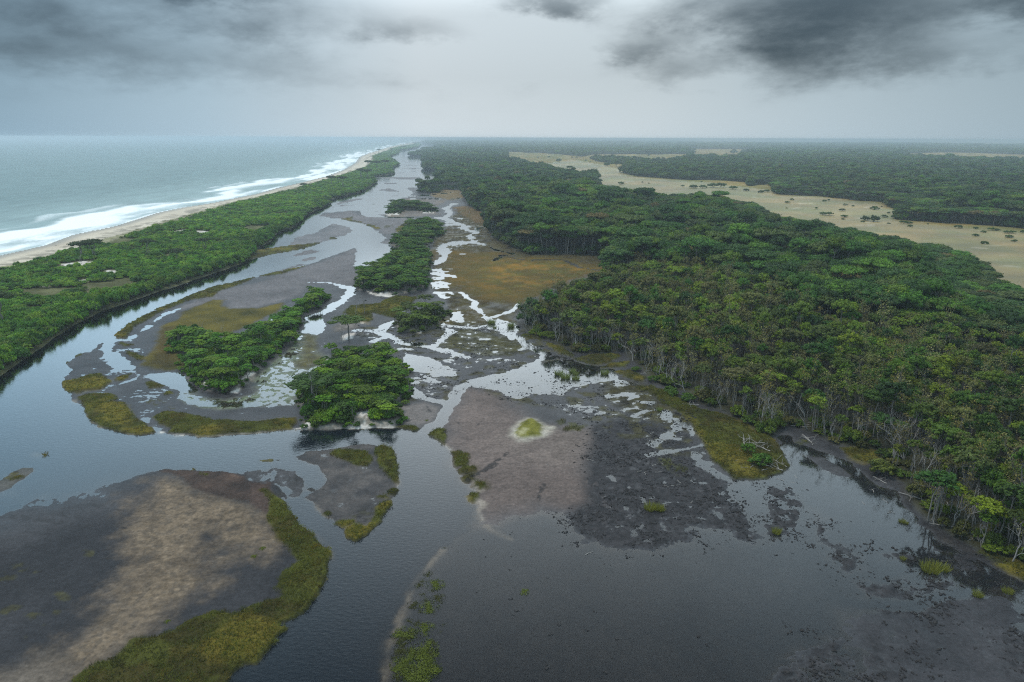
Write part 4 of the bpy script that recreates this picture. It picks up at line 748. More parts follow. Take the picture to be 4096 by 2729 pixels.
for k in range(3): PROTO[f'umbrella{k}'] = make_tree(120 + k, 5.4, 1.5, 13.5 + k * .7, 26, 30, .36, .42, 1, .06, .28, .95)
for k in range(9): PROTO[f'swamp{k}'] = make_tree(140 + k, 2.2 + .35 * (k % 4), 2.0 + .5 * (k % 3), 8.8 + .55 * ((k * 5) % 9), 20 + 3 * (k % 4), 24, .20 + .02 * (k % 3), .75 + .1 * (k % 3), 1 + k % 3, .06 + .05 * (k % 3), .13, .70 + .05 * (k % 3))
for k in range(5): PROTO[f'twiggy{k}'] = make_dead(160 + k, 9.0 + k, 3, .55, 2, .13, .12, 9, .20)
for k in range(5): PROTO[f'shrub{k}'] = make_tree(180 + k, 2.3 + .25 * (k % 3), 1.9, 2.6 + .4 * (k % 3), 26, 22, .21, .85, 1, .05, .10, .74)
for k in range(3): PROTO[f'shore{k}'] = make_tree(200 + k, 5.6, 2.0, 11.5 + .8 * k, 30, 30, .36, .5, 2, .10, .30, .9)
for k in range(6): PROTO[f'dead{k}'] = make_dead(220 + k, 9.5 + k * .5, 3 + (k % 2), .62 + .07 * (k % 3), 2, .17, .15 + .1 * (k % 2))
for k in range(3): PROTO[f'patch{k}'] = make_tree(240 + k, 13.0, 4.0, 13.0 + k, 44, 34, .85, .75, 1, .0, .4, .75)
MESH_T = {k: b.mesh(k + '_trunk', [DEADWOOD if k[:4] == 'dead' else BARK], 0) for k, b in PROTO.items()}
MESH_C = {k: b.mesh(k + '_crown', [LEAF], 1) for k, b in PROTO.items() if k[:4] != 'dead'}
MESH_A = {}
def whole(k):
    if k not in MESH_A: MESH_A[k] = PROTO[k].mesh(k + '_whole', [BARK, LEAF])
    return MESH_A[k]

# ------------------------------------------------------------------ placing
def hz(x, y):
    """height of the land at x, y"""
    x, y = np.atleast_1d(x).astype(float), np.atleast_1d(y).astype(float)
    r = np.interp(-y, -rows, np.arange(NR)); c = np.interp(x / (y * math.cos(PITCH) + CAM_H * math.sin(PITCH)), tt, np.arange(NC))
    r0, c0 = np.clip(r.astype(int), 0, NR - 2), np.clip(c.astype(int), 0, NC - 2); fr_, fc = r - r0, c - c0
    h = H.reshape(NR, NC)
    return (h[r0, c0] * (1 - fc) + h[r0, c0 + 1] * fc) * (1 - fr_) + (h[r0 + 1, c0] * (1 - fc) + h[r0 + 1, c0 + 1] * fc) * fr_
def pix(x, y, z):
    p = np.stack([x, y, z - CAM_H], 1) @ R3
    return 2048 + FPX * p[:, 0] / -p[:, 2], 1364.5 - FPX * p[:, 1] / -p[:, 2], -p[:, 2]
def jitter(x0, x1, y0, y1, s, rng, k=.42):
    gx, gy = np.meshgrid(np.arange(x0, x1, s), np.arange(y0, y1, s * .87)); gx[1::2] += s / 2
    return (gx + rng.uniform(-k, k, gx.shape) * s).ravel(), (gy + rng.uniform(-k, k, gy.shape) * s).ravel()
def group_mesh_stuff(name, label, pts, variants, tints, sizes, turns, names):
    """one object for a mass of plants nobody could count: points that carry copies of the plant meshes"""
    src = bpy.data.collections.new(name + '_kinds')
    for i, nm in enumerate(names):
        src.objects.link(bpy.data.objects.new(f'{name}_{i:02d}', whole(nm)))
    me = bpy.data.meshes.new(name); me.vertices.add(len(pts)); me.vertices.foreach_set('co', np.asarray(pts, np.float32).ravel())
    for an, ty, dat, key in (('variant', 'INT', variants.astype(np.int32), 'value'), ('turn', 'FLOAT_VECTOR', turns.astype(np.float32).ravel(), 'vector'), ('size', 'FLOAT_VECTOR', sizes.astype(np.float32).ravel(), 'vector'),
                             ('tint', 'FLOAT_COLOR', np.concatenate([tints, np.ones((len(pts), 1))], 1).astype(np.float32).ravel(), 'color')):
        a = me.attributes.new(an, ty, 'POINT'); a.data.foreach_set(key, dat)
    ob = bpy.data.objects.new(name, me); COL.objects.link(ob); ob['kind'] = 'stuff'; ob['label'] = label
    g = bpy.data.node_groups.new(name + '_growth', 'GeometryNodeTree')
    g.interface.new_socket('Geometry', in_out='INPUT', socket_type='NodeSocketGeometry'); g.interface.new_socket('Geometry', in_out='OUTPUT', socket_type='NodeSocketGeometry')
    gi, go = g.nodes.new('NodeGroupInput'), g.nodes.new('NodeGroupOutput')
    ip = g.nodes.new('GeometryNodeInstanceOnPoints'); ci = g.nodes.new('GeometryNodeCollectionInfo')
    ci.inputs['Collection'].default_value = src; ci.inputs['Separate Children'].default_value = True; ci.inputs['Reset Children'].default_value = True
    def na(nm, ty):
        n_ = g.nodes.new('GeometryNodeInputNamedAttribute'); n_.data_type = ty; n_.inputs['Name'].default_value = nm; return n_.outputs['Attribute']
    m2p = g.nodes.new('GeometryNodeMeshToPoints'); g.links.new(gi.outputs[0], m2p.inputs[0]); g.links.new(m2p.outputs[0], ip.inputs['Points'])
    g.links.new(ci.outputs[0], ip.inputs['Instance']); ip.inputs['Pick Instance'].default_value = True
    g.links.new(na('variant', 'INT'), ip.inputs['Instance Index']); g.links.new(na('size', 'FLOAT_VECTOR'), ip.inputs['Scale'])
    er = g.nodes.new('FunctionNodeEulerToRotation'); g.links.new(na('turn', 'FLOAT_VECTOR'), er.inputs[0]); g.links.new(er.outputs[0], ip.inputs['Rotation'])
    g.links.new(ip.outputs[0], go.inputs[0])
    ob.modifiers.new('growth', 'NODES').node_group = g
    return ob
def thing(name, label, cat, loc, rz=0.0, sc=1.0, group=None, tilt=(0, 0)):
    o = bpy.data.objects.new(name, None); COL.objects.link(o); o.empty_display_size = .5
    o.location = loc; o.rotation_euler = (tilt[0], tilt[1], rz); o.scale = sc if isinstance(sc, tuple) else (sc, sc, sc)
    o['label'], o['category'] = label, cat
    if group: o['group'] = group
    return o
def part(name, me, parent, tint=None):
    o = bpy.data.objects.new(name, me); COL.objects.link(o); o.parent = parent
    if tint is not None: o['tint'] = [float(c) for c in tint]
    return o
def one_mesh(name, me, label, cat, loc, rz=0.0, sc=1.0, group=None, tint=None, tilt=(0, 0)):
    o = bpy.data.objects.new(name, me); COL.objects.link(o); o.location = loc; o.rotation_euler = (tilt[0], tilt[1], rz); o.scale = sc if isinstance(sc, tuple) else (sc, sc, sc)
    o['label'], o['category'] = label, cat
    if group: o['group'] = group
    if tint is not None: o['tint'] = [float(c) for c in tint]
    return o
LANDMARK = {'main': [(T(23, 100,300)[0], 'bordering the rusty marsh'), (T(33, 2100,450)[0], 'behind the marsh lawn with driftwood'), (T(34, 250,300)[0], 'by the inlet of black mud'), (T(44, 1700,350)[0], 'nearest the tall reed stand'), (T(23, 900,950)[0], 'behind the pool with reeds'), (T(34, 2250,900)[0], 'above the creek mouth'), (T(34, 1200,300)[0], 'beyond the olive mud bush')],
            'strip': [(T(21, 100,800)[0], 'beside the widest dark river reach'), (T(21, 700,550)[0], 'on the steep river bank'), (T(21, 900,230)[0], 'by the white sand patch'), (T(21, 1300,330)[0], 'opposite the narrow grass bank'), (T(21, 400,500)[0], 'between river and sand hollows'), (T(21, 1750,250)[0], 'at the river bank upstream')]}
def tone_word(c, far_=False):
    r, g = c[0], c[1]; lum_ = .3 * r + .6 * g
    if r > g * 1.02: return 'grey-brown' if c[2] > r * .5 else 'rusty brown'
    w = 'yellow-green' if r > .88 * g else 'olive-green' if r > .70 * g else 'green'
    return ('dark ' if lum_ < .062 else 'bright ' if lum_ > .10 else '') + w
def where(xy, key):
    return min(LANDMARK[key], key=lambda e: math.hypot(e[0][0] - xy[0], e[0][1] - xy[1]))[1]
def size_word(s): return 'small ' if s < .85 else 'large ' if s > 1.08 else ''
def tree(kind, name, label, cat, loc, rz, sc, tint, group):
    o = thing(name, label, cat, loc, rz, sc, group)
    part('trunk', MESH_T[kind], o)
    if kind in MESH_C: part('crown', MESH_C[kind], o, tint)
    return o

# ------------------------------------------------------------------ forest of the mainland
DEEP = np.array([(.028, .066, .018), (.040, .086, .018), (.054, .100, .018), (.030, .056, .026), (.068, .098, .016), (.058, .072, .036), (.024, .050, .018)])
OLIVE = 1.22 * np.array([(.060, .080, .022), (.072, .098, .020), (.056, .068, .030), (.080, .078, .045), (.085, .108, .018), (.070, .060, .042)])
YELL = np.array([(.075, .100, .012), (.060, .095, .014), (.048, .085, .016), (.095, .098, .016), (.040, .068, .018)])
SCRUBC = np.array([(.050, .118, .018), (.068, .135, .018), (.088, .150, .020), (.042, .090, .024), (.105, .150, .026)])
SWAMP = T(23, -60,560, 200,330, 600,200, 1100,120, 1700,180, 2294,360, z=9) + T(24, 300,560, 700,760, 1100,900, 1700,1000, 2294,1150, z=9) + [(330, 60), (200, 40), (60, 150)] + T(23, 1600,1400, 600,1000, 0,760)
NEARG = T(24, 300,1250, 900,1000, 1500,950, 2294,900, z=9) + [(330, 60), (150, 40)] + T(34, 1800,1300, 900,450)
def pick(pal, n, rng, k=.30):
    return pal[rng.integers(0, len(pal), n)] * rng.uniform(1 - k, 1 + k, (n, 1))
fr_rng = np.random.default_rng(21)
FX, FY, FS = [], [], []
for d0, d1, s, zone in ((60, 430, 2.9, 1), (60, 340, 4.6, 0), (340, 900, 5.3, 0), (900, 2300, 9.0, 0), (2300, 6500, 20.0, 0), (6500, 18000, 48.0, 0)):
    x, y = jitter(-.45 * d1, .95 * d1 + 40, 30, d1, s, fr_rng)
    d = np.hypot(x, y); ok = (d >= d0) & (d < d1) & (np.abs(x) < .86 * (y * .96 + 20) + 30); x, y = x[ok], y[ok]
    up = sdf(x, y, UPLAND); ok = up < -.5; x, y = x[ok], y[ok]
    iz = (inside(x, y, SWAMP) | inside(x, y, NEARG) | (np.hypot(x, y) < 260)) & (np.hypot(x, y) < 430); ok = iz if zone else ~iz; x, y = x[ok], y[ok]
    for sp in (SAV1, SAV2, SAV3, SAV4): ok = ~inside(x, y, sp); x, y = x[ok], y[ok]
    FX.append(x); FY.append(y); FS.append(np.full(len(x), s))
FX, FY, FS = map(np.concatenate, (FX, FY, FS)); FD = np.hypot(FX, FY); n = len(FX)
fz = hz(FX, FY); fup = -sdf(FX, FY, UPLAND)
sw = FS < 4; ng = inside(FX, FY, NEARG) & sw & (fr_rng.random(len(FX)) < .62)
edge = fup < 7
un = 0.5 + 0.5 * fbm(FX, FY, 45, 3, 91)
names_f = [k for k in PROTO if k[:-1] in ('broad', 'umbrella', 'swamp', 'twiggy', 'patch')]
ixs = {k: [i for i, nm in enumerate(names_f) if nm[:-1] == k] for k in ('broad', 'umbrella', 'swamp', 'twiggy', 'patch')}
r1, r2 = fr_rng.random(n), fr_rng.random(n)
def choose(k, m): return np.array(ixs[k])[fr_rng.integers(0, len(ixs[k]), m)]
var = choose('broad', n); um = r1 < .16; var[um] = choose('umbrella', um.sum())
lowf = sw; var[lowf] = choose('swamp', lowf.sum())
tw = sw & (r2 < np.where(edge, .6, .22)); var[tw] = choose('twiggy', tw.sum())
far = FS > 15; var[far] = choose('patch', far.sum())
tint = pick(DEEP, n, fr_rng); tint[sw] = pick(OLIVE, sw.sum(), fr_rng); tint[ng] = pick(YELL, ng.sum(), fr_rng); dk = sw & (fr_rng.random(n) < .22); tint[dk] = pick(DEEP, dk.sum(), fr_rng)
tint *= (0.72 + .6 * un)[:, None]
tint[tw] = pick(np.array([(.13, .10, .075), (.16, .135, .11), (.11, .095, .06), (.15, .11, .06)]), tw.sum(), fr_rng)
rust = (~sw) & (~far) & (r2 > .985); tint[rust] = (.11, .075, .05)
yl = sw & (r2 > .95); tint[yl] = (.125, .145, .016)
sc = fr_rng.uniform(.70, 1.30, n) * np.where(FS < 4, .80, np.where(FS < 7, 1.0, np.where(FS < 9, 1.32, np.where(FS < 30, 1.0, 2.4))))
sc *= np.where(~sw & ~far, .85 + .35 * un, 1)
sc = np.where(sw, sc * (.82 + .45 * fr_rng.random(n) ** 3), sc)
sz = np.stack([sc, sc, np.where(FS > 30, sc * .5, np.where(FS > 8, fr_rng.uniform(.72, 1.12, n), .5 + .5 * sc))], 1)
sz[:, 2] *= np.exp(.13 * fr_rng.normal(size=n)) * (.84 + .34 * un)
sz[:, 2] *= np.where(edge & (FD < 420), .85, 1)
nsv = (pdist(FX, FY, SAV1 + SAV1[:1]) < 32) & ~far; var[nsv] = choose('broad', nsv.sum()); sz[nsv, 2] *= .76; sz[nsv, :2] *= 1.12; sz[nsv, 2] = np.minimum(sz[nsv, 2], .82)
keep = ~(edge & (FD < 330) & (r1 > .5))
fu, fv, fdep = pix(FX, FY, fz + 9)
inframe = (fu > 25) & (fu < 4071) & (fv > 0) & (fv < 2700) & keep
order = np.nonzero(inframe)[0]; order = order[np.argsort(FD[order] / sc[order])]
indiv = np.zeros(n, bool); indiv[order[:270]] = True
LAB = {'broad': ('broadleaf_tree', 'round-crowned forest tree'), 'umbrella': ('umbrella_tree', 'flat-topped spreading forest tree'),
       'swamp': ('swamp_tree', 'slender swamp forest tree'), 'twiggy': ('thin_leaved_tree', 'half-bare twiggy swamp tree')}
# low skirts of bushes where the forest meets the plain and the upper river
skx, sky_ = [], []
for ln, s_ in ((SAV1 + SAV1[:1], 4.0), (RIV_R[2:44], 4.5), (SAV2 + SAV2[:1], 14.0), (SAV3 + SAV3[:1], 16.0)):
    for (ax, ay), (bx, by) in zip(ln[:-1], ln[1:]):
        L_ = math.hypot(bx - ax, by - ay); m_ = int(min(L_ / s_, 400)) * 2
        f_ = fr_rng.random(m_); skx.append(ax + (bx - ax) * f_ + fr_rng.normal(size=m_) * s_ * .8); sky_.append(ay + (by - ay) * f_ + fr_rng.normal(size=m_) * s_ * .8)
skx, sky_ = np.concatenate(skx), np.concatenate(sky_); ok = (sky_ > 60) & (sky_ < 9000) & (np.abs(skx) < .86 * sky_ + 40); skx, sky_ = skx[ok], sky_[ok]
ok = inside(skx, sky_, UPLAND) & ~inside(skx, sky_, SAV1); skx, sky_ = skx[ok], sky_[ok]
for i in np.nonzero(indiv)[0]:
    k = names_f[var[i]]; nm, lb = LAB[k[:-1]]
    lb = f"{size_word(sc[i] / (.86 if sw[i] else 1.0))}{tone_word(tint[i])} {lb} {where((FX[i], FY[i]), 'main')}{', at the edge' if edge[i] else ''}"
    if len(lb.split()) > 16: lb = lb.replace(', at the edge', '')
    tree(k, nm, lb, 'tree', (FX[i], FY[i], fz[i]), fr_rng.uniform(0, 6.28), tuple(sz[i]), tint[i], 'trees of the mainland forest')
m = keep & ~indiv
ns_ = len(skx); names_f2 = names_f + [f'shrub{k}' for k in range(5)]
ss_ = fr_rng.uniform(1.2, 2.4, ns_) * np.where(np.hypot(skx, sky_) > 1200, 2.0, 1.0)
cat = np.concatenate
group_mesh_stuff('forest', 'dense green forest canopy stretching inland to the horizon', cat([np.stack([FX, FY, fz], 1)[m], np.stack([skx, sky_, hz(skx, sky_) - .2], 1)]), cat([var[m], len(names_f) + fr_rng.integers(0, 5, ns_)]), cat([tint[m], pick(DEEP, ns_, fr_rng) * .9]),
                 cat([sz[m], np.stack([ss_, ss_, ss_ * fr_rng.uniform(.8, 1.3, ns_)], 1)]), cat([np.stack([0 * FX, 0 * FX, fr_rng.uniform(0, 6.28, n)], 1)[m], np.stack([0 * skx, 0 * skx, fr_rng.uniform(0, 6.28, ns_)], 1)]), names_f2)

# ------------------------------------------------------------------ scrub of the barrier strip
SCRUB = SCRUB_IN[::-1] + RIV_L
sr = np.random.default_rng(31)
SX, SY, SS = [], [], []
for d0, d1, s in ((150, 620, 2.7), (620, 1500, 4.2), (1500, 4000, 8.0), (4000, 14000, 22.0)):
    x, y = jitter(-.85 * d1, 60, 100, d1, s, sr)
    d = np.hypot(x, y); ok = (d >= d0) & (d < d1) & (np.abs(x) < .84 * (y * .96 + 20) + 15); x, y = x[ok], y[ok]
    ok = inside(x, y, SCRUB); x, y = x[ok], y[ok]
    for wp in WHITE: ok = sdf(x, y, wp) > 2.2; x, y = x[ok], y[ok]
    ok = (pdist(x, y, RIV_L) > .8) & (pdist(x, y, SCRUB_IN) + 6 * fbm(x, y, 9, 3, 92) > 1.5); x, y = x[ok], y[ok]
    SX.append(x); SY.append(y); SS.append(np.full(len(x), s))
SX, SY, SS = map(np.concatenate, (SX, SY, SS)); n = len(SX); SD_ = np.hypot(SX, SY); sz0 = hz(SX, SY)
bank = np.exp(-pdist(SX, SY, RIV_L) / 10.0); sn = 0.5 + 0.5 * fbm(SX, SY, 30, 3, 93)
gap = (sn < .20) & (bank < .25)
names_s = [f'shrub{k}' for k in range(5)] + [f'patch{k}' for k in range(3)]
var = sr.integers(0, 5, n); var[SS > 15] = sr.integers(5, 8, (SS > 15).sum())
sc = sr.uniform(.62, 1.05, n) * np.where(SS < 3, .85, np.where(SS < 5, 1.3, np.where(SS < 10, 2.2, 1.0)))
hh = sr.uniform(.5, .95, n) * (.8 + .5 * sn) + bank * sr.uniform(.3, 1.1, n); hh = np.where(SS > 5, hh * 1.15, hh); hh[SS > 15] = .5
szs = np.stack([sc * (1 + .25 * bank), sc * (1 + .25 * bank), hh], 1)
sn2 = 0.5 + 0.5 * fbm(SX, SY, 9, 3, 94)
tint = pick(SCRUBC, n, sr) * (.62 + .62 * sn + .60 * sn2)[:, None] * (1 - .25 * bank)[:, None]
su, sv, _ = pix(SX, SY, sz0 + 1.5)
order = np.nonzero((su > 15) & (su < 4081) & (sv > 0) & (sv < 2715) & ~gap)[0]; order = order[np.argsort(SD_[order] / sc[order])]
indiv = np.zeros(n, bool); indiv[order[:230]] = True
for i in np.nonzero(indiv)[0]:
    tree(names_s[var[i]], 'coastal_shrub', f"{size_word(szs[i][0] / .8)}{tone_word(tint[i])} shrub of the coastal thicket {where((SX[i], SY[i]), 'strip')}", 'shrub', (SX[i], SY[i], sz0[i] - .1), sr.uniform(0, 6.28), tuple(szs[i]), tint[i], 'shrubs of the barrier strip thicket')
m = ~indiv & ~gap
group_mesh_stuff('coastal_scrub', 'low green scrub covering the strip of land between beach and river', np.stack([SX, SY, sz0 - .1], 1)[m], var[m], tint[m], szs[m], np.stack([0 * SX, 0 * SX, sr.uniform(0, 6.28, n)], 1)[m], names_s)

# ------------------------------------------------------------------ trees of the islands
ir = np.random.default_rng(41)
ISL = {'A': (4.0, 'swamp shrub', 'on the long wooded island by the rusty marsh', .62, SCRUBC * .75),
       'B': (5.0, 'swamp shrub', 'on the low wooded islet beside the braided river', .75, SCRUBC * .62),
       'C': (3.2, 'swamp shrub', 'on the small island ringed by dark pools', .62, OLIVE[:3]),
       'D': (2.15, 'shrub swamp', 'on the wooded island above the black channel', .50, np.array([(.085, .145, .014), (.060, .125, .016), (.110, .160, .016), (.045, .085, .018), (.075, .105, .022), (.035, .065, .016)])),
       'E': (2.4, 'shrub swamp', 'on the curving sandy island inside the bend', .52, SCRUBC),
       'F': (22.0, 'broad', 'on the far islet in the upper river', .85, DEEP)}
WHERE = {'A': 'by the rusty marsh', 'B': 'low in the braided river', 'C': 'ringed by pools', 'D': 'above the black channel', 'E': 'inside the bend', 'F': 'far upriver'}
isl = []
for key, (s, kinds, lb, k_, pal) in ISL.items():
    pl = ISLES[key]; pa = np.array(pl)
    x, y = jitter(pa[:, 0].min(), pa[:, 0].max(), pa[:, 1].min(), pa[:, 1].max(), s, ir, .36)
    ok = inside(x, y, pl) & (pdist(x, y, pl + pl[:1]) > (.3 if key == 'E' else min(.9, s * .3))); x, y = x[ok], y[ok]
    for wp in WHITE: ok = sdf(x, y, wp) > .8; x, y = x[ok], y[ok]
    d = pdist(x, y, pl + pl[:1]); z = hz(x, y)
    for i in range(len(x)):
        kk = kinds.split(); kd = kk[0] if (len(kk) == 1 or ir.random() < (.72 if kk[0] == 'shrub' else .6)) else kk[1]
        c = pal[ir.integers(0, len(pal))] * ir.uniform(.72, 1.25)
        if kd == 'shrub': scl = (ir.uniform(.75, 1.15) * s / 2.7,) * 2 + (ir.uniform(.75, 1.3) * (.85 if key in 'DE' else 1),)
        elif kd == 'swamp': scl = (ir.uniform(.8, 1.25) * max(.8, s / 3.6),) * 2 + (ir.uniform(.34, .58),)
        else: scl = (ir.uniform(1.6, 2.2),) * 2 + (ir.uniform(.8, 1.1),)
        if d[i] > 6 and kd != 'broad': scl = (scl[0], scl[1], scl[2] * 1.12)
        isl.append((scl[0] / math.hypot(x[i], y[i]) * (1.4 if key == 'F' else 1), key, f"{kd}{ir.integers(0, {'shrub': 5, 'swamp': 9, 'broad': 8}[kd])}", (x[i], y[i], z[i] - .1), ir.uniform(0, 6.28), scl, c))
isl.sort(key=lambda e: -e[0])
for _, key, kind, loc, rz, scl, c in isl[:285]:
    lb = f"{size_word(scl[0] / ISL[key][3] / 1.75)}{tone_word(c)} {'bushy' if kind[:5] == 'shrub' else 'round-topped'} tree {ISL[key][2]}"
    tree(kind, 'island_tree', lb, 'tree', loc, rz, scl, c, 'trees of the island ' + WHERE[key])
rest = isl[285:]
for key in 'ABCDE':                                           # seedlings and low growth thinning out over the margins
    pl = ISLES[key]; L_ = pl + pl[:1]
    for (ax, ay), (bx, by) in zip(L_[:-1], L_[1:]):
        for q_ in range(int(math.hypot(bx - ax, by - ay) / (1.0 if key in 'DEC' else 2.0))):
            f_ = ir.random(); x_, y_ = ax + (bx - ax) * f_ + ir.normal() * 1.5, ay + (by - ay) * f_ + ir.normal() * 1.5; h_ = float(hz(x_, y_)[0])
            if h_ > .08:
                g_ = ir.uniform(.16, .5); rest.append((0, key, f'shrub{ir.integers(0, 5)}', (x_, y_, h_ - .05), ir.uniform(0, 6.28), (g_, g_, g_ * ir.uniform(.6, 1.3)), ISL[key][4][ir.integers(0, len(ISL[key][4]))] * ir.uniform(.6, 1.2)))
names_i = [k for k in PROTO if k[:-1] in ('shrub', 'swamp', 'broad')]
group_mesh_stuff('island_thicket', 'tangled green thicket filling the wooded islands of the delta', np.array([e[3] for e in rest]), np.array([names_i.index(e[2]) for e in rest]), np.array([e[6] for e in rest]),
                 np.array([e[5] for e in rest]), np.array([(0, 0, e[4]) for e in rest]), names_i)

# ------------------------------------------------------------------ undergrowth along the forest margin
ur = np.random.default_rng(51)
_e = T(23, 60,560)[0]; EDGE_R = RIV_R[int(np.argmin([math.hypot(p[0] - _e[0], p[1] - _e[1]) for p in RIV_R])):]
def along(line, s, rng, inn=(0.5, 9), k=.6):
    """points strewn along a bank, on its land side"""
    pts = []
    for (ax, ay), (bx, by) in zip(line[:-1], line[1:]):
        L_ = math.hypot(bx - ax, by - ay)
        for f in np.arange(0, L_, s):
            g_ = (f + rng.uniform(-k, k) * s) / L_; o_ = rng.uniform(*inn)
            pts.append((ax + (bx - ax) * g_ - (by - ay) / L_ * -o_, ay + (by - ay) * g_ + (bx - ax) / L_ * -o_))
    a = np.array(pts); ins = inside(a[:, 0], a[:, 1], UPLAND)
    b_ = np.array([(2 * 0, 0)]); return a[ins]
margin = np.concatenate([along(EDGE_R, 1.3, ur, (-14, 14)), along(EDGE_R, 1.6, ur, (-6, 6))])
mu, mv, md = pix(margin[:, 0], margin[:, 1], np.full(len(margin), 1.0)); margin = margin[(mu > -200) & (mu < 4300) & (md < 420) & (mv < 2760)]
mz = hz(margin[:, 0], margin[:, 1]); margin, mz = margin[mz > .2], mz[mz > .2]
mo = np.argsort(np.hypot(margin[:, 0], margin[:, 1])); margin, mz = margin[mo], mz[mo]
UNDER = np.array([(.05, .075, .018), (.075, .095, .02), (.065, .06, .03), (.095, .12, .018), (.09, .075, .045)])
rest = []
for i in range(len(margin)):
    scl = (ur.uniform(.35, .85),) * 2 + (ur.uniform(.35, 1.0),); c = UNDER[ur.integers(0, 5)] * ur.uniform(.7, 1.2); k = f'shrub{ur.integers(0, 5)}'
    if i < 110: tree(k, 'margin_bush', f"low tangled {tone_word(c)} bush at the forest foot {where(margin[i], 'main')}", 'bush', (*margin[i], mz[i] - .1), ur.uniform(0, 6.28), scl, c, 'bushes along the swamp forest margin')
    else: rest.append((k, (*margin[i], mz[i] - .1), scl, c))
if rest: group_mesh_stuff('undergrowth', 'low tangled undergrowth along the edge of the swamp forest', np.array([e[1] for e in rest]), np.array([int(e[0][-1]) for e in rest]), np.array([e[3] for e in rest]), np.array([e[2] for e in rest]),
                 np.stack([np.zeros(len(rest)), np.zeros(len(rest)), ur.uniform(0, 6.28, len(rest))], 1), [f'shrub{k}' for k in range(5)])

# ------------------------------------------------------------------ dead and half-dead trees
dr_ = np.random.default_rng(61)
dp = np.concatenate([along(EDGE_R, 2.6, dr_, (-12, 12)), along(EDGE_R, 3.5, dr_, (-5, 5))]); dz = hz(dp[:, 0], dp[:, 1]); du, dv, dd = pix(dp[:, 0], dp[:, 1], dz + 4)
ok = (du > 10) & (du < 4090) & (dv < 2650) & (dd < 420) & (dz > .15); dp, dz, dd = dp[ok], dz[ok], dd[ok]
mo = np.argsort(dd)[:190]
for i in mo:
    k = f'dead{dr_.integers(0, 6)}'; s = dr_.uniform(.55, 1.05)
    o_ = thing('dead_tree', f"{'tall' if s > .8 else 'short'} bare grey dead tree with crooked branches {where(dp[i], 'main')}", 'dead tree', (*dp[i], dz[i]), dr_.uniform(0, 6.28), (s, s, s * dr_.uniform(.7, 1.05)), 'bare dead trees along the swamp forest', (dr_.normal() * .13, dr_.normal() * .13))
    part('trunk', MESH_T[k], o_)
def at(tile, x, y): p = T(tile, x, y)[0]; return (p[0], p[1], float(hz(p[0], p[1])[0]))
for k, (tile, x, y, s, lb) in enumerate(((22, 540, 1475, 1.0, 'pale bare tree with spreading limbs on the shore of the wooded island'), (22, 895, 585, .75, 'thin dead tree standing on the yellow-green marsh'), (22, 975, 575, .8, 'leaning dead tree with long side limbs on the yellow-green marsh'),
        (22, 775, 1180, .5, 'short bare snag poking out of the bright green thicket'), (22, 780, 890, .8, 'bare branching tree behind the wooded island beside the sand hollow'), (21, 2015, 870, .8, 'pale forked dead tree in the bushes of the curving island'), (21, 1840, 830, .7, 'slim bare tree over the bushes of the curving island'),
        (21, 735, 150, .7, 'bare grey tree on the sandy clearing of the coastal scrub'), (13, 1345, 1420, 1.3, 'stark dead trunk with broken limbs rising from the forest'), (13, 2120, 1545, 1.0, 'white leafless crown spreading above the forest canopy'))):
    loc = at(tile, x, y); sc_ = s * (1.0 if k else 1.15)
    o_ = thing('bare_tree', lb, 'dead tree', loc, k * 1.3, sc_, None, (.05, -.06)); part('trunk', MESH_T[f'dead{k % 6}'], o_)

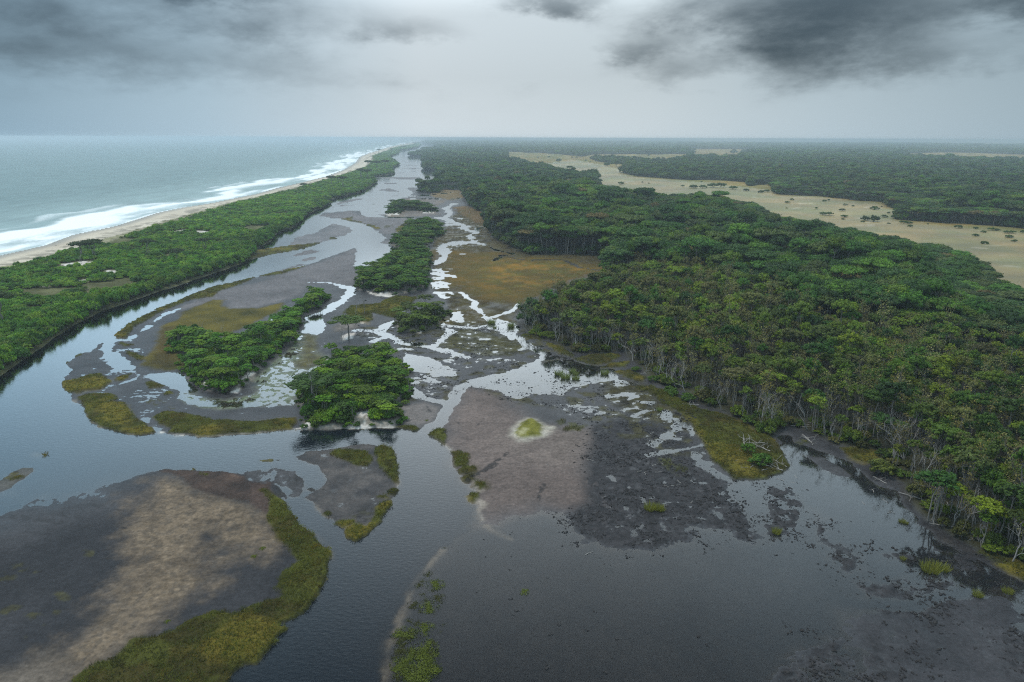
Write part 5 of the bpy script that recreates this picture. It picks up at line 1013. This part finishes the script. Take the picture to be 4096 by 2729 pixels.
# ------------------------------------------------------------------ fallen wood on the flats
def make_log(seed, length, r, twigs):
    rng = np.random.default_rng(seed); bf = Buf(); p = limb(bf, (-length / 2, 0, r * .8), (length / 2, rng.normal() * .2, r * .7), r, r * .5, rng, 5, .05, 6)
    for k in range(twigs):
        a = p[rng.integers(1, 5)]; d = np.array([rng.uniform(-.3, 1), rng.normal(), rng.uniform(.05, .5)]); d /= np.linalg.norm(d)
        branchy(bf, a, d, length * rng.uniform(.2, .4), r * .5, 1, rng, .6, .05, 4, 0, 2)
    return bf.mesh(f'log_{seed}', [DEADWOOD], 0)
LOGS = [make_log(300 + k, 2.2, .09, k % 3) for k in range(4)] + [make_log(320 + k, 5.0, .13, 5) for k in range(3)]
lr = np.random.default_rng(71)
for k, (tile, x, y, s, big) in enumerate(((33, 1255,300,.8,0), (33, 1215,365,.6,0), (33, 1355,360,.7,0), (33, 1340,572,.6,0), (33, 1280,585,.9,0), (33, 1310,650,.7,0), (33, 1190,662,.6,0), (33, 1140,645,.7,0), (33, 1495,735,.7,0), (33, 1460,770,.8,0), (33, 1380,775,.5,0), (33, 1605,720,.6,0), (33, 1610,918,.6,0),
        (33, 320,590,.5,0), (33, 700,545,.7,0), (33, 690,1375,.8,0), (33, 2045,470,.8,0), (33, 2080,620,.6,0), (33, 2150,610,.9,0), (33, 2260,640,.9,0), (33, 1900,230,.5,0), (33, 2000,560,.6,0), (33, 2230,440,1.0,1), (33, 2080,380,1.0,1), (33, 2180,400,.9,1), (34, 350,350,1.0,1), (34, 400,400,.7,0), (34, 110,715,.7,0), (34, 220,740,.5,0), (34, 250,690,.6,0), (34, 940,815,.7,0),
        (34, 1000,720,.7,1), (34, 855,925,.6,0), (34, 1050,905,.6,0), (34, 1090,1010,.6,0), (34, 40,620,.9,1), (34, 110,580,.8,1), (23, 700,870,1.0,1), (23, 740,900,.9,1), (23, 1180,1110,.7,1), (23, 1600,1400,.9,1), (23, 910,990,.6,0), (23, 490,1450,.5,0), (34, 1300,880,1.1,1), (34, 1650,1010,1.0,1), (34, 1550,1130,.8,1), (34, 1900,1270,1.0,1), (34, 2250,1330,1.0,1), (34, 290,240,1.0,1), (34, 430,290,.6,0), (11, 500,1306,1.2,0), (22, 1200,1420,.8,1), (34, 770,430,.5,0))):
    me_ = LOGS[4 + k % 3] if big else LOGS[k % 4]
    loc = at(tile, x, y)
    lb = ('fallen bleached tree limb with side branches lying at the swamp forest foot', 'fallen bleached limbs by the swamp forest') if big else ('short bleached log stranded on the dark tidal mud', 'logs stranded on the mud')
    one_mesh('fallen_limb' if big else 'driftwood_log', me_, ('fallen bleached limb with side branches ' if big else 'short bleached log on dark mud ') + where(loc, 'main'), 'log', (loc[0], loc[1], max(loc[2], 0) - .02), lr.uniform(0, 3.14), s, lb[1])

# ------------------------------------------------------------------ lone trees and bushes
def lone(tile, x, y, kind, name, label, cat, sc_, tint_, group=None, dz_=0.0):
    loc = at(tile, x, y); return tree(kind, name, label, cat, (loc[0], loc[1], loc[2] - .1 + dz_), random.uniform(0, 6.28), sc_, tint_, group)
DARKT = (.028, .042, .018)
for k, (tile, x, y, s, lb) in enumerate(((11, 735,1440,.95,'dark spreading shore tree leaning over the sandy clearing'), (11, 850,1440,1.0,'tall dark shore tree, taller of the clump at the sandy clearing'), (11, 1340,1425,.85,'dark sparse shore tree alone in the green coastal scrub'), (11, 1595,1480,.75,'slim dark shore tree above the coastal thicket near the river'),
        (11, 1840,1390,.8,'brownish shore tree low in the coastal thicket'), (21, 20,690,1.0,'dark flat-crowned shore tree on a tall thin trunk by the sandy hollow'))):
    lone(tile, x, y, f'shore{k % 3}', 'shore_tree', lb, 'tree', (s, s, s * .9), np.array(DARKT) * (1, 1.1, 1)[k % 3])
for k, (x, y, s) in enumerate(((680,775,1.2), (780,800,1.3), (1010,640,1.6), (1085,635,1.7), (1160,630,1.7), (940,715,1.3), (1000,720,1.4), (1100,485,1.6), (1210,480,1.5), (1320,450,2.0), (1420,415,2.4), (430,830,.8))):
    lone(12, x, y, f'shore{k % 3}', 'shore_tree', 'dark rounded tree rising above the coastal scrub along the upper river', 'tree', (s, s, s), DARKT, 'dark trees on the barrier strip upriver')
lone(12, 1460, 738, 'shrub1', 'river_bush', 'lone round dark bush standing in the shallow braided river', 'bush', (2.6, 2.6, 2.4), (.03, .05, .02))
lone(33, 2110, 490, 'shrub2', 'marsh_bush', 'small bright green bush on the marsh lawn next to a bleached stump', 'bush', (.62, .62, .7), (.055, .10, .016))
lone(33, 2230, 590, 'shrub3', 'marsh_bush', 'large bright green bush at the point of the marsh lawn', 'bush', (1.05, 1.05, .95), (.05, .095, .018))
lone(34, 1010, 660, 'shrub0', 'mud_bush', 'rounded olive bush standing on black mud before the swamp forest', 'bush', (1.2, 1.2, 1.3), (.085, .09, .03))
for x, y, s in ((1270,1180,.8), (1420,1270,.8), (1440,1310,.6), (1570,1350,.9), (1700,1330,.9), (1110,1085,.6)):
    lone(23, x, y, f'shrub{int(s * 10) % 5}', 'marsh_bush', 'leafy green bush on the marsh grass in front of the dead trees', 'bush', (s, s, s * .8), (.05, .085, .016), 'bushes on the marsh grass by the dead trees')
for k, (x, y) in enumerate(((905,350), (940,185), (1000,185), (1030,190))): lone(22, x, y, f'shrub{k}', 'islet_bush', 'small bush at the tip of the long wooded island', 'bush', (.8, .8, .8), (.07, .10, .03), 'bushes at the long island tip')
lone(22, 480, 385, 'swamp0', 'islet_tree', 'single small round tree at the head of the curving island', 'tree', (.6, .6, .4), (.05, .09, .02))
lone(22, 830, 800, 'umbrella0', 'umbrella_tree', 'flat spreading tree shading a pale sand hollow behind the green thicket', 'tree', (1.15, 1.15, .6), (.05, .075, .02))
lone(22, 520, 1440, 'umbrella1', 'umbrella_tree', 'dark wide-spreading tree at the corner of the wooded island above the bare trunk', 'tree', (1.1, 1.1, .62), (.03, .055, .016))
BUSH = []
for tile, lst in ((13, (420,560,55, 330,522,25, 232,525,18, 540,525,20, 580,528,22, 1225,508,30, 1990,486,65, 1915,505,30, 975,772,60, 1168,760,18, 1226,765,18, 1625,803,80, 1710,803,70, 1800,795,90, 1870,802,90, 1980,818,80, 2095,830,55, 1530,790,35, 1695,752,20, 1970,740,25, 1780,728,40, 2230,845,60, 2280,840,50, 850,606,60, 930,608,80, 1010,606,70, 700,563,15, 660,555,20)),
                  (14, (172,940,50, 212,912,40, 503,925,35, 543,920,25, 690,955,35, 760,962,25, 955,997,75, 660,1017,50, 490,1040,60, 545,1042,60, 682,1058,60, 845,1120,35, 1040,1066,50, 1078,1042,25, 1210,1132,60, 1260,1132,60, 1076,1138,30, 1270,1167,40, 1110,975,40, 1150,978,40, 1230,997,30, 1430,1134,18, 1700,1174,60, 1856,1180,40, 2000,1197,50, 2045,1197,50, 1855,1242,50, 1925,1218,40, 2135,1227,50, 2180,1227,45, 2155,1258,60, 1935,1310,60, 2205,1290,40, 2280,1222,50, 430,1000,25, 165,990,18, 1018,966,15, 670,1086,30))):
    for j in range(0, len(lst), 3):
        x, y, w_ = lst[j:j + 3]; loc = at(tile, x, y); d_ = math.hypot(loc[0], loc[1], CAM_H); R_ = w_ * TS / FPX * d_ / 2
        s_ = R_ / 2.6; tall = w_ < 30 or d_ > 1400
        BUSH.append(tree(f'shrub{j % 5}', 'plain_bush', 'green bush dotted on the dry tan grassland behind the forest', 'bush', (loc[0], loc[1], loc[2] - .2), j * 1.1, (s_, s_, s_ * (1.15 if tall else .75)), np.array((.045, .075, .028)) * random.uniform(.75, 1.25), 'bushes dotted on the dry plain'))
for x, y, s, lb in ((865, 1096, 1.0, 'dark round-crowned tree, smaller of a pair on the tan grassland'), (945, 1107, 1.25, 'dark round-crowned tree, larger of a pair on the tan grassland')):
    lone(14, x, y, 'shrub2', 'round_tree', lb, 'tree', (s * 1.25, s * 1.25, s * 1.8), (.028, .045, .022), None, -1.9)

# ------------------------------------------------------------------ reeds, tussocks, marsh grass, peat clods
def make_tuft(seed, n_, rad_, hgt, lean=.35, wid=.03):
    rng = np.random.default_rng(seed); bf = Buf(); a = rng.uniform(0, 6.28, n_); r = rad_ * np.sqrt(rng.random(n_))
    p = np.stack([r * np.cos(a), r * np.sin(a), np.zeros(n_) - .05], 1); h_ = hgt * rng.uniform(.55, 1.1, n_)
    dl = np.stack([np.cos(a) * lean + rng.normal(scale=.2, size=n_), np.sin(a) * lean + rng.normal(scale=.2, size=n_), np.ones(n_)], 1) * h_[:, None]
    b2 = rng.uniform(0, 6.28, n_); u = np.stack([np.cos(b2), np.sin(b2), 0 * b2], 1) * wid
    v = np.stack([p - u, p + u, p + dl + u * .3, p + dl - u * .3], 1); bf.add(v.reshape(-1, 3), np.arange(4 * n_).reshape(-1, 4), 1, np.repeat(rng.uniform(.2, .9, n_), 4)); return bf
REEDM = [make_tuft(400 + k, 260, .9, 1.5, .25, .035).mesh(f'reed_{k}', [REED], 1) for k in range(3)]
for k, (tile, x, y, s, lb) in enumerate(((44, 1450,570,1.5,'thick stand of tall reeds in the muddy pool, main part'), (44, 1560,560,1.1,'rounded end of the tall reed stand in the muddy pool'), (33, 1235,985,1.2,'yellow-green reed tuft at the end of the footprint line on dark mud'), (33, 1310,985,1.1,'wider yellow-green reed tuft amid dark clods'), (33, 1335,1000,.7,'small reed sprig beside the yellow-green tufts on dark mud'),
        (34, 75,1195,.9,'short yellow reed tuft on the clod bank beside the channel'), (44, 1880,795,.8,'sparse reed tuft on the lower edge of the creek'), (44, 2145,765,.8,'flat green reed patch on the bank above the creek'), (44, 1210,470,.5,'tiny reed tuft in the mud near the reed stand'), (34, 1200,1095,.6,'small yellow reed sprig alone on the wet flat'), (34, 1235,1105,.5,'smaller reed sprig on the wet flat'),
        (23, 540,1095,1.1,'tall reed tuft in the bright pool, upper of the group'), (23, 570,1115,1.0,'reed tuft in the bright pool beside the taller one'), (23, 420,1120,1.4,'spread of low reeds in the bright pool'), (23, 480,1150,1.5,'low reeds at the front of the pool group'), (23, 570,1160,1.2,'low bushy reeds of the pool group'), (23, 830,1115,1.3,'dark twiggy reed clump near the marsh edge'), (22, 2110,660,1.6,'tall dark reed clump standing in the white creek'),
        (22, 2140,700,.7,'small tuft at the foot of the tall reed clump'), (22, 2285,690,1.6,'reed clump where the creek meets the swamp forest'), (23, 1320,1440,.8,'olive tuft on the dark marsh by the bright rivulets'))):
    loc = at(tile, x, y); one_mesh('reed_clump', REEDM[k % 3], lb, 'reeds', (loc[0], loc[1], loc[2] - .05), k * 1.7, (s * .9, s * .9, s * .75), 'reed clumps of the flats', (.15, .15, .03) if tile > 30 else (.14, .16, .05))
def make_tussock(seed):
    rng = np.random.default_rng(seed); bf = Buf()
    for k in range(9):
        a, r = rng.uniform(0, 6.28), .75 * math.sqrt(rng.random()); c = np.array([r * math.cos(a), r * math.sin(a), .10 * (1 - r)])
        core(bf, c, rng.uniform(.14, .24), .5, rng, .2); leaves(bf, c, .38, 90, .04, rng, .6, .6, -.1, rng.uniform(.25, .75))
    bf.merge(make_tuft(seed + 50, 260, .95, .30, .5, .022)); return bf.mesh(f'tussock_{seed}', [LEAF], 1)
TUS = [make_tussock(420 + k) for k in range(4)]
tr_ = np.random.default_rng(81)
tl = [(1540,600,.9), (1500,665,.7), (1460,705,.8), (1610,700,1.6), (1580,740,.8), (1520,830,.9), (1410,880,1.1), (1550,900,1.6), (1480,935,.7), (1640,820,1.3), (1650,895,.6), (1370,1020,.7), (1440,1040,.9), (1520,1090,1.6), (1680,1050,.7), (1655,1115,.6), (1330,1150,1.9), (1400,1130,1.0), (1310,1190,1.3), (1320,1285,1.4), (1500,1280,2.2), (1560,1300,1.2), (1450,1310,1.0), (1250,1345,.8), (1380,1360,1.5), (1560,1370,1.6), (1290,1420,1.5), (1340,1470,1.6), (1480,1480,2.6), (1560,1460,1.6), (1450,1540,2.0), (1590,1215,.9), (1470,1180,.6), (1690,365,.6), (1805,395,.4), (1490,780,.7), (1600,960,.5), (1440,1560,1.2), (1270,1530,.8)]
for x, y, s in tl:
    loc = at(42, x, y); big = s > 1.4; pl_ = 'by the pale shelly rim' if x < 1420 else 'far from the channel rim' if x > 1580 else 'amid the mud bank'
    one_mesh('marsh_tussock', TUS[int(x) % 4], ('broad green grass tussock ' if big else 'tiny dark tussock ' if s < .8 else 'small dark tussock ') + pl_ + ' of the near dark channel', 'tussock', (loc[0], loc[1], loc[2] - .04), tr_.uniform(0, 6.28), (s, s, s * .8), 'tussocks along the channel bank', (.075, .082, .016) if big else (.045, .042, .016))
for tile, x, y, s, lb in ((43, 113, 762, .9, 'lone round green tussock out on the mirror-wet flat'), (41, 2275, 450, .6, 'lone tussock on dark mud below the tan bar'), (41, 1500, 1035, .5, 'lone little tussock beside the marsh bank on dark mud'), (32, 60, 1340, .6, 'small dark tussock on the sand beside the marsh bank'), (22, 1530, 1532, .6, 'flat brown tussock on the mud by the side creek')):
    loc = at(tile, x, y); one_mesh('lone_tussock', TUS[int(x) % 4], lb, 'tussock', (loc[0], loc[1], loc[2] - .04), 0, (s, s, s), None, (.10, .11, .02))

def stuff_from(name, label, meshes, pts, tints, sizes, rng):
    src = [bpy.data.meshes.get(m_.name) for m_ in meshes]
    for i, m_ in enumerate(src): MESH_A[f'{name}{i}'] = m_
    n_ = len(pts)
    return group_mesh_stuff(name, label, pts, rng.integers(0, len(src), n_), tints, sizes, np.stack([0 * tints[:, 0], 0 * tints[:, 0], rng.uniform(0, 6.28, n_)], 1), [f'{name}{i}' for i in range(len(src))])
gr_ = np.random.default_rng(91)
TUFT = [make_tuft(440 + k, 34, .42, .34, .5, .03).mesh(f'tuft_{k}', [REED], 1) for k in range(4)]
px_, py_ = [], []
for pl, hh_ in G:
    pa = np.array(pl); d_ = np.median(np.hypot(pa[:, 0], pa[:, 1]))
    if d_ > 330: continue
    x, y = jitter(pa[:, 0].min(), pa[:, 0].max(), pa[:, 1].min(), pa[:, 1].max(), .62 if d_ < 170 else .95, gr_, .5)
    ok = inside(x, y, pl); px_.append(x[ok]); py_.append(y[ok])
px_, py_ = np.concatenate(px_), np.concatenate(py_); u_, v_, _ = pix(px_, py_, 0 * px_)
gn = 0.5 + 0.5 * fbm(px_, py_, 7, 4, 95); ok = (u_ > -150) & (u_ < 4250) & (v_ < 2900) & (gr_.random(len(px_)) < .25 + gn); px_, py_, gn = px_[ok], py_[ok], gn[ok]
zz_ = hz(px_, py_); ok = zz_ > .12; px_, py_, gn, zz_ = px_[ok], py_[ok], gn[ok], zz_[ok]
tn_ = (np.array([(.034, .034, .009)]) * (1 - gn[:, None]) + np.array([(.100, .105, .020)]) * gn[:, None]) * gr_.uniform(.55, 1.5, (len(gn), 1)) * np.where(gr_.random((len(gn), 1)) < .16, np.array([[1.5, 1.05, .9]]), 1.0)
s_ = gr_.uniform(.7, 1.5, len(px_))
stuff_from('marsh_grass', 'short green and yellow grass covering the marsh banks', TUFT, np.stack([px_, py_, zz_ - .03], 1), tn_, np.stack([s_, s_, s_ * gr_.uniform(.6, 1.1, len(s_))], 1), gr_)
def make_clod(seed):
    rng = np.random.default_rng(seed); bf = Buf()
    for k in range(4): bf.add(np.array([rng.normal() * .16, rng.normal() * .12, .02]) + _ca * rng.uniform(.07, .17) * np.array([1.3, .9, .7]) * rng.uniform(.7, 1.3, (24, 1)), _cq, 1, .5)
    return bf.mesh(f'clod_{seed}', [CLOD], 1)
CL = [make_clod(460 + k) for k in range(4)]
px_, py_ = [], []
for k, pl in enumerate(CLODS):
    pa = np.array(pl); x, y = jitter(pa[:, 0].min() - 6, pa[:, 0].max() + 6, pa[:, 1].min() - 6, pa[:, 1].max() + 6, .60 if k == 0 else .55, gr_, .5)
    d_ = sdf(x, y, pl); w_ = sstep(5, -4, d_ + 3 * fbm(x, y, 5, 3, 96)); w_ *= .10 + .90 * sstep(.43, .58, .5 + .5 * fbm(x, y, 3.2, 4, 97))
    if k == 0: w_ *= .25 + .75 * sstep(190, 140, y)
    ok = gr_.random(len(x)) < w_; px_.append(x[ok]); py_.append(y[ok])
pa = np.array(STREAK[0]); x, y = jitter(pa[:, 0].min(), pa[:, 0].max(), pa[:, 1].min(), pa[:, 1].max(), .85, gr_, .5)
ok = inside(x, y, STREAK[0]) & (gr_.random(len(x)) < sstep(.52, .72, .5 + .5 * fbm(x, y * 1.4, 6, 4, 99))); px_.append(x[ok]); py_.append(y[ok])
x, y = jitter(-10, 120, 60, 160, 2.6, gr_, .5); ok = inside(x, y, FILM) & (gr_.random(len(x)) < .35 * sstep(.35, .75, .5 + .5 * fbm(x, y, 14, 3, 98))); px_.append(x[ok]); py_.append(y[ok])
px_, py_ = np.concatenate(px_), np.concatenate(py_); zz_ = np.maximum(hz(px_, py_), -.03); s_ = np.minimum(.52 * np.exp(.55 * gr_.normal(size=len(px_))), 1.6)
stuff_from('peat_clods', 'black peat clods scattered over the wet mud', CL, np.stack([px_, py_, zz_], 1), np.ones((len(px_), 3)), np.stack([s_, s_ * gr_.uniform(.6, 1.2, len(s_)), s_], 1), gr_)

# ------------------------------------------------------------------ sea air: one even box of haze round everything
HAZE, t, o = new_mat('haze_air')
pv = N(t, 'ShaderNodeVolumePrincipled'); pv.inputs['Color'].default_value = (.70, .785, .85, 1); pv.inputs['Density'].default_value = 1.95e-4; pv.inputs['Anisotropy'].default_value = .35
t.links.new(pv.outputs[0], o.inputs['Volume'])
hx, hy0, hy1, z0, z1 = 95000.0, -3000.0, 95000.0, -6.0, 74.0
me = bpy.data.meshes.new('haze')
me.from_pydata([(x, y, z) for z in (z0, z1) for x, y in ((-hx, hy0), (hx, hy0), (hx, hy1), (-hx, hy1))], [], [(0, 3, 2, 1), (4, 5, 6, 7), (0, 1, 5, 4), (1, 2, 6, 5), (2, 3, 7, 6), (3, 0, 4, 7)])
me.materials.append(HAZE)
haze = bpy.data.objects.new('haze', me); COL.objects.link(haze); haze['kind'] = 'stuff'; haze['label'] = 'pale sea haze filling the air over land and sea'
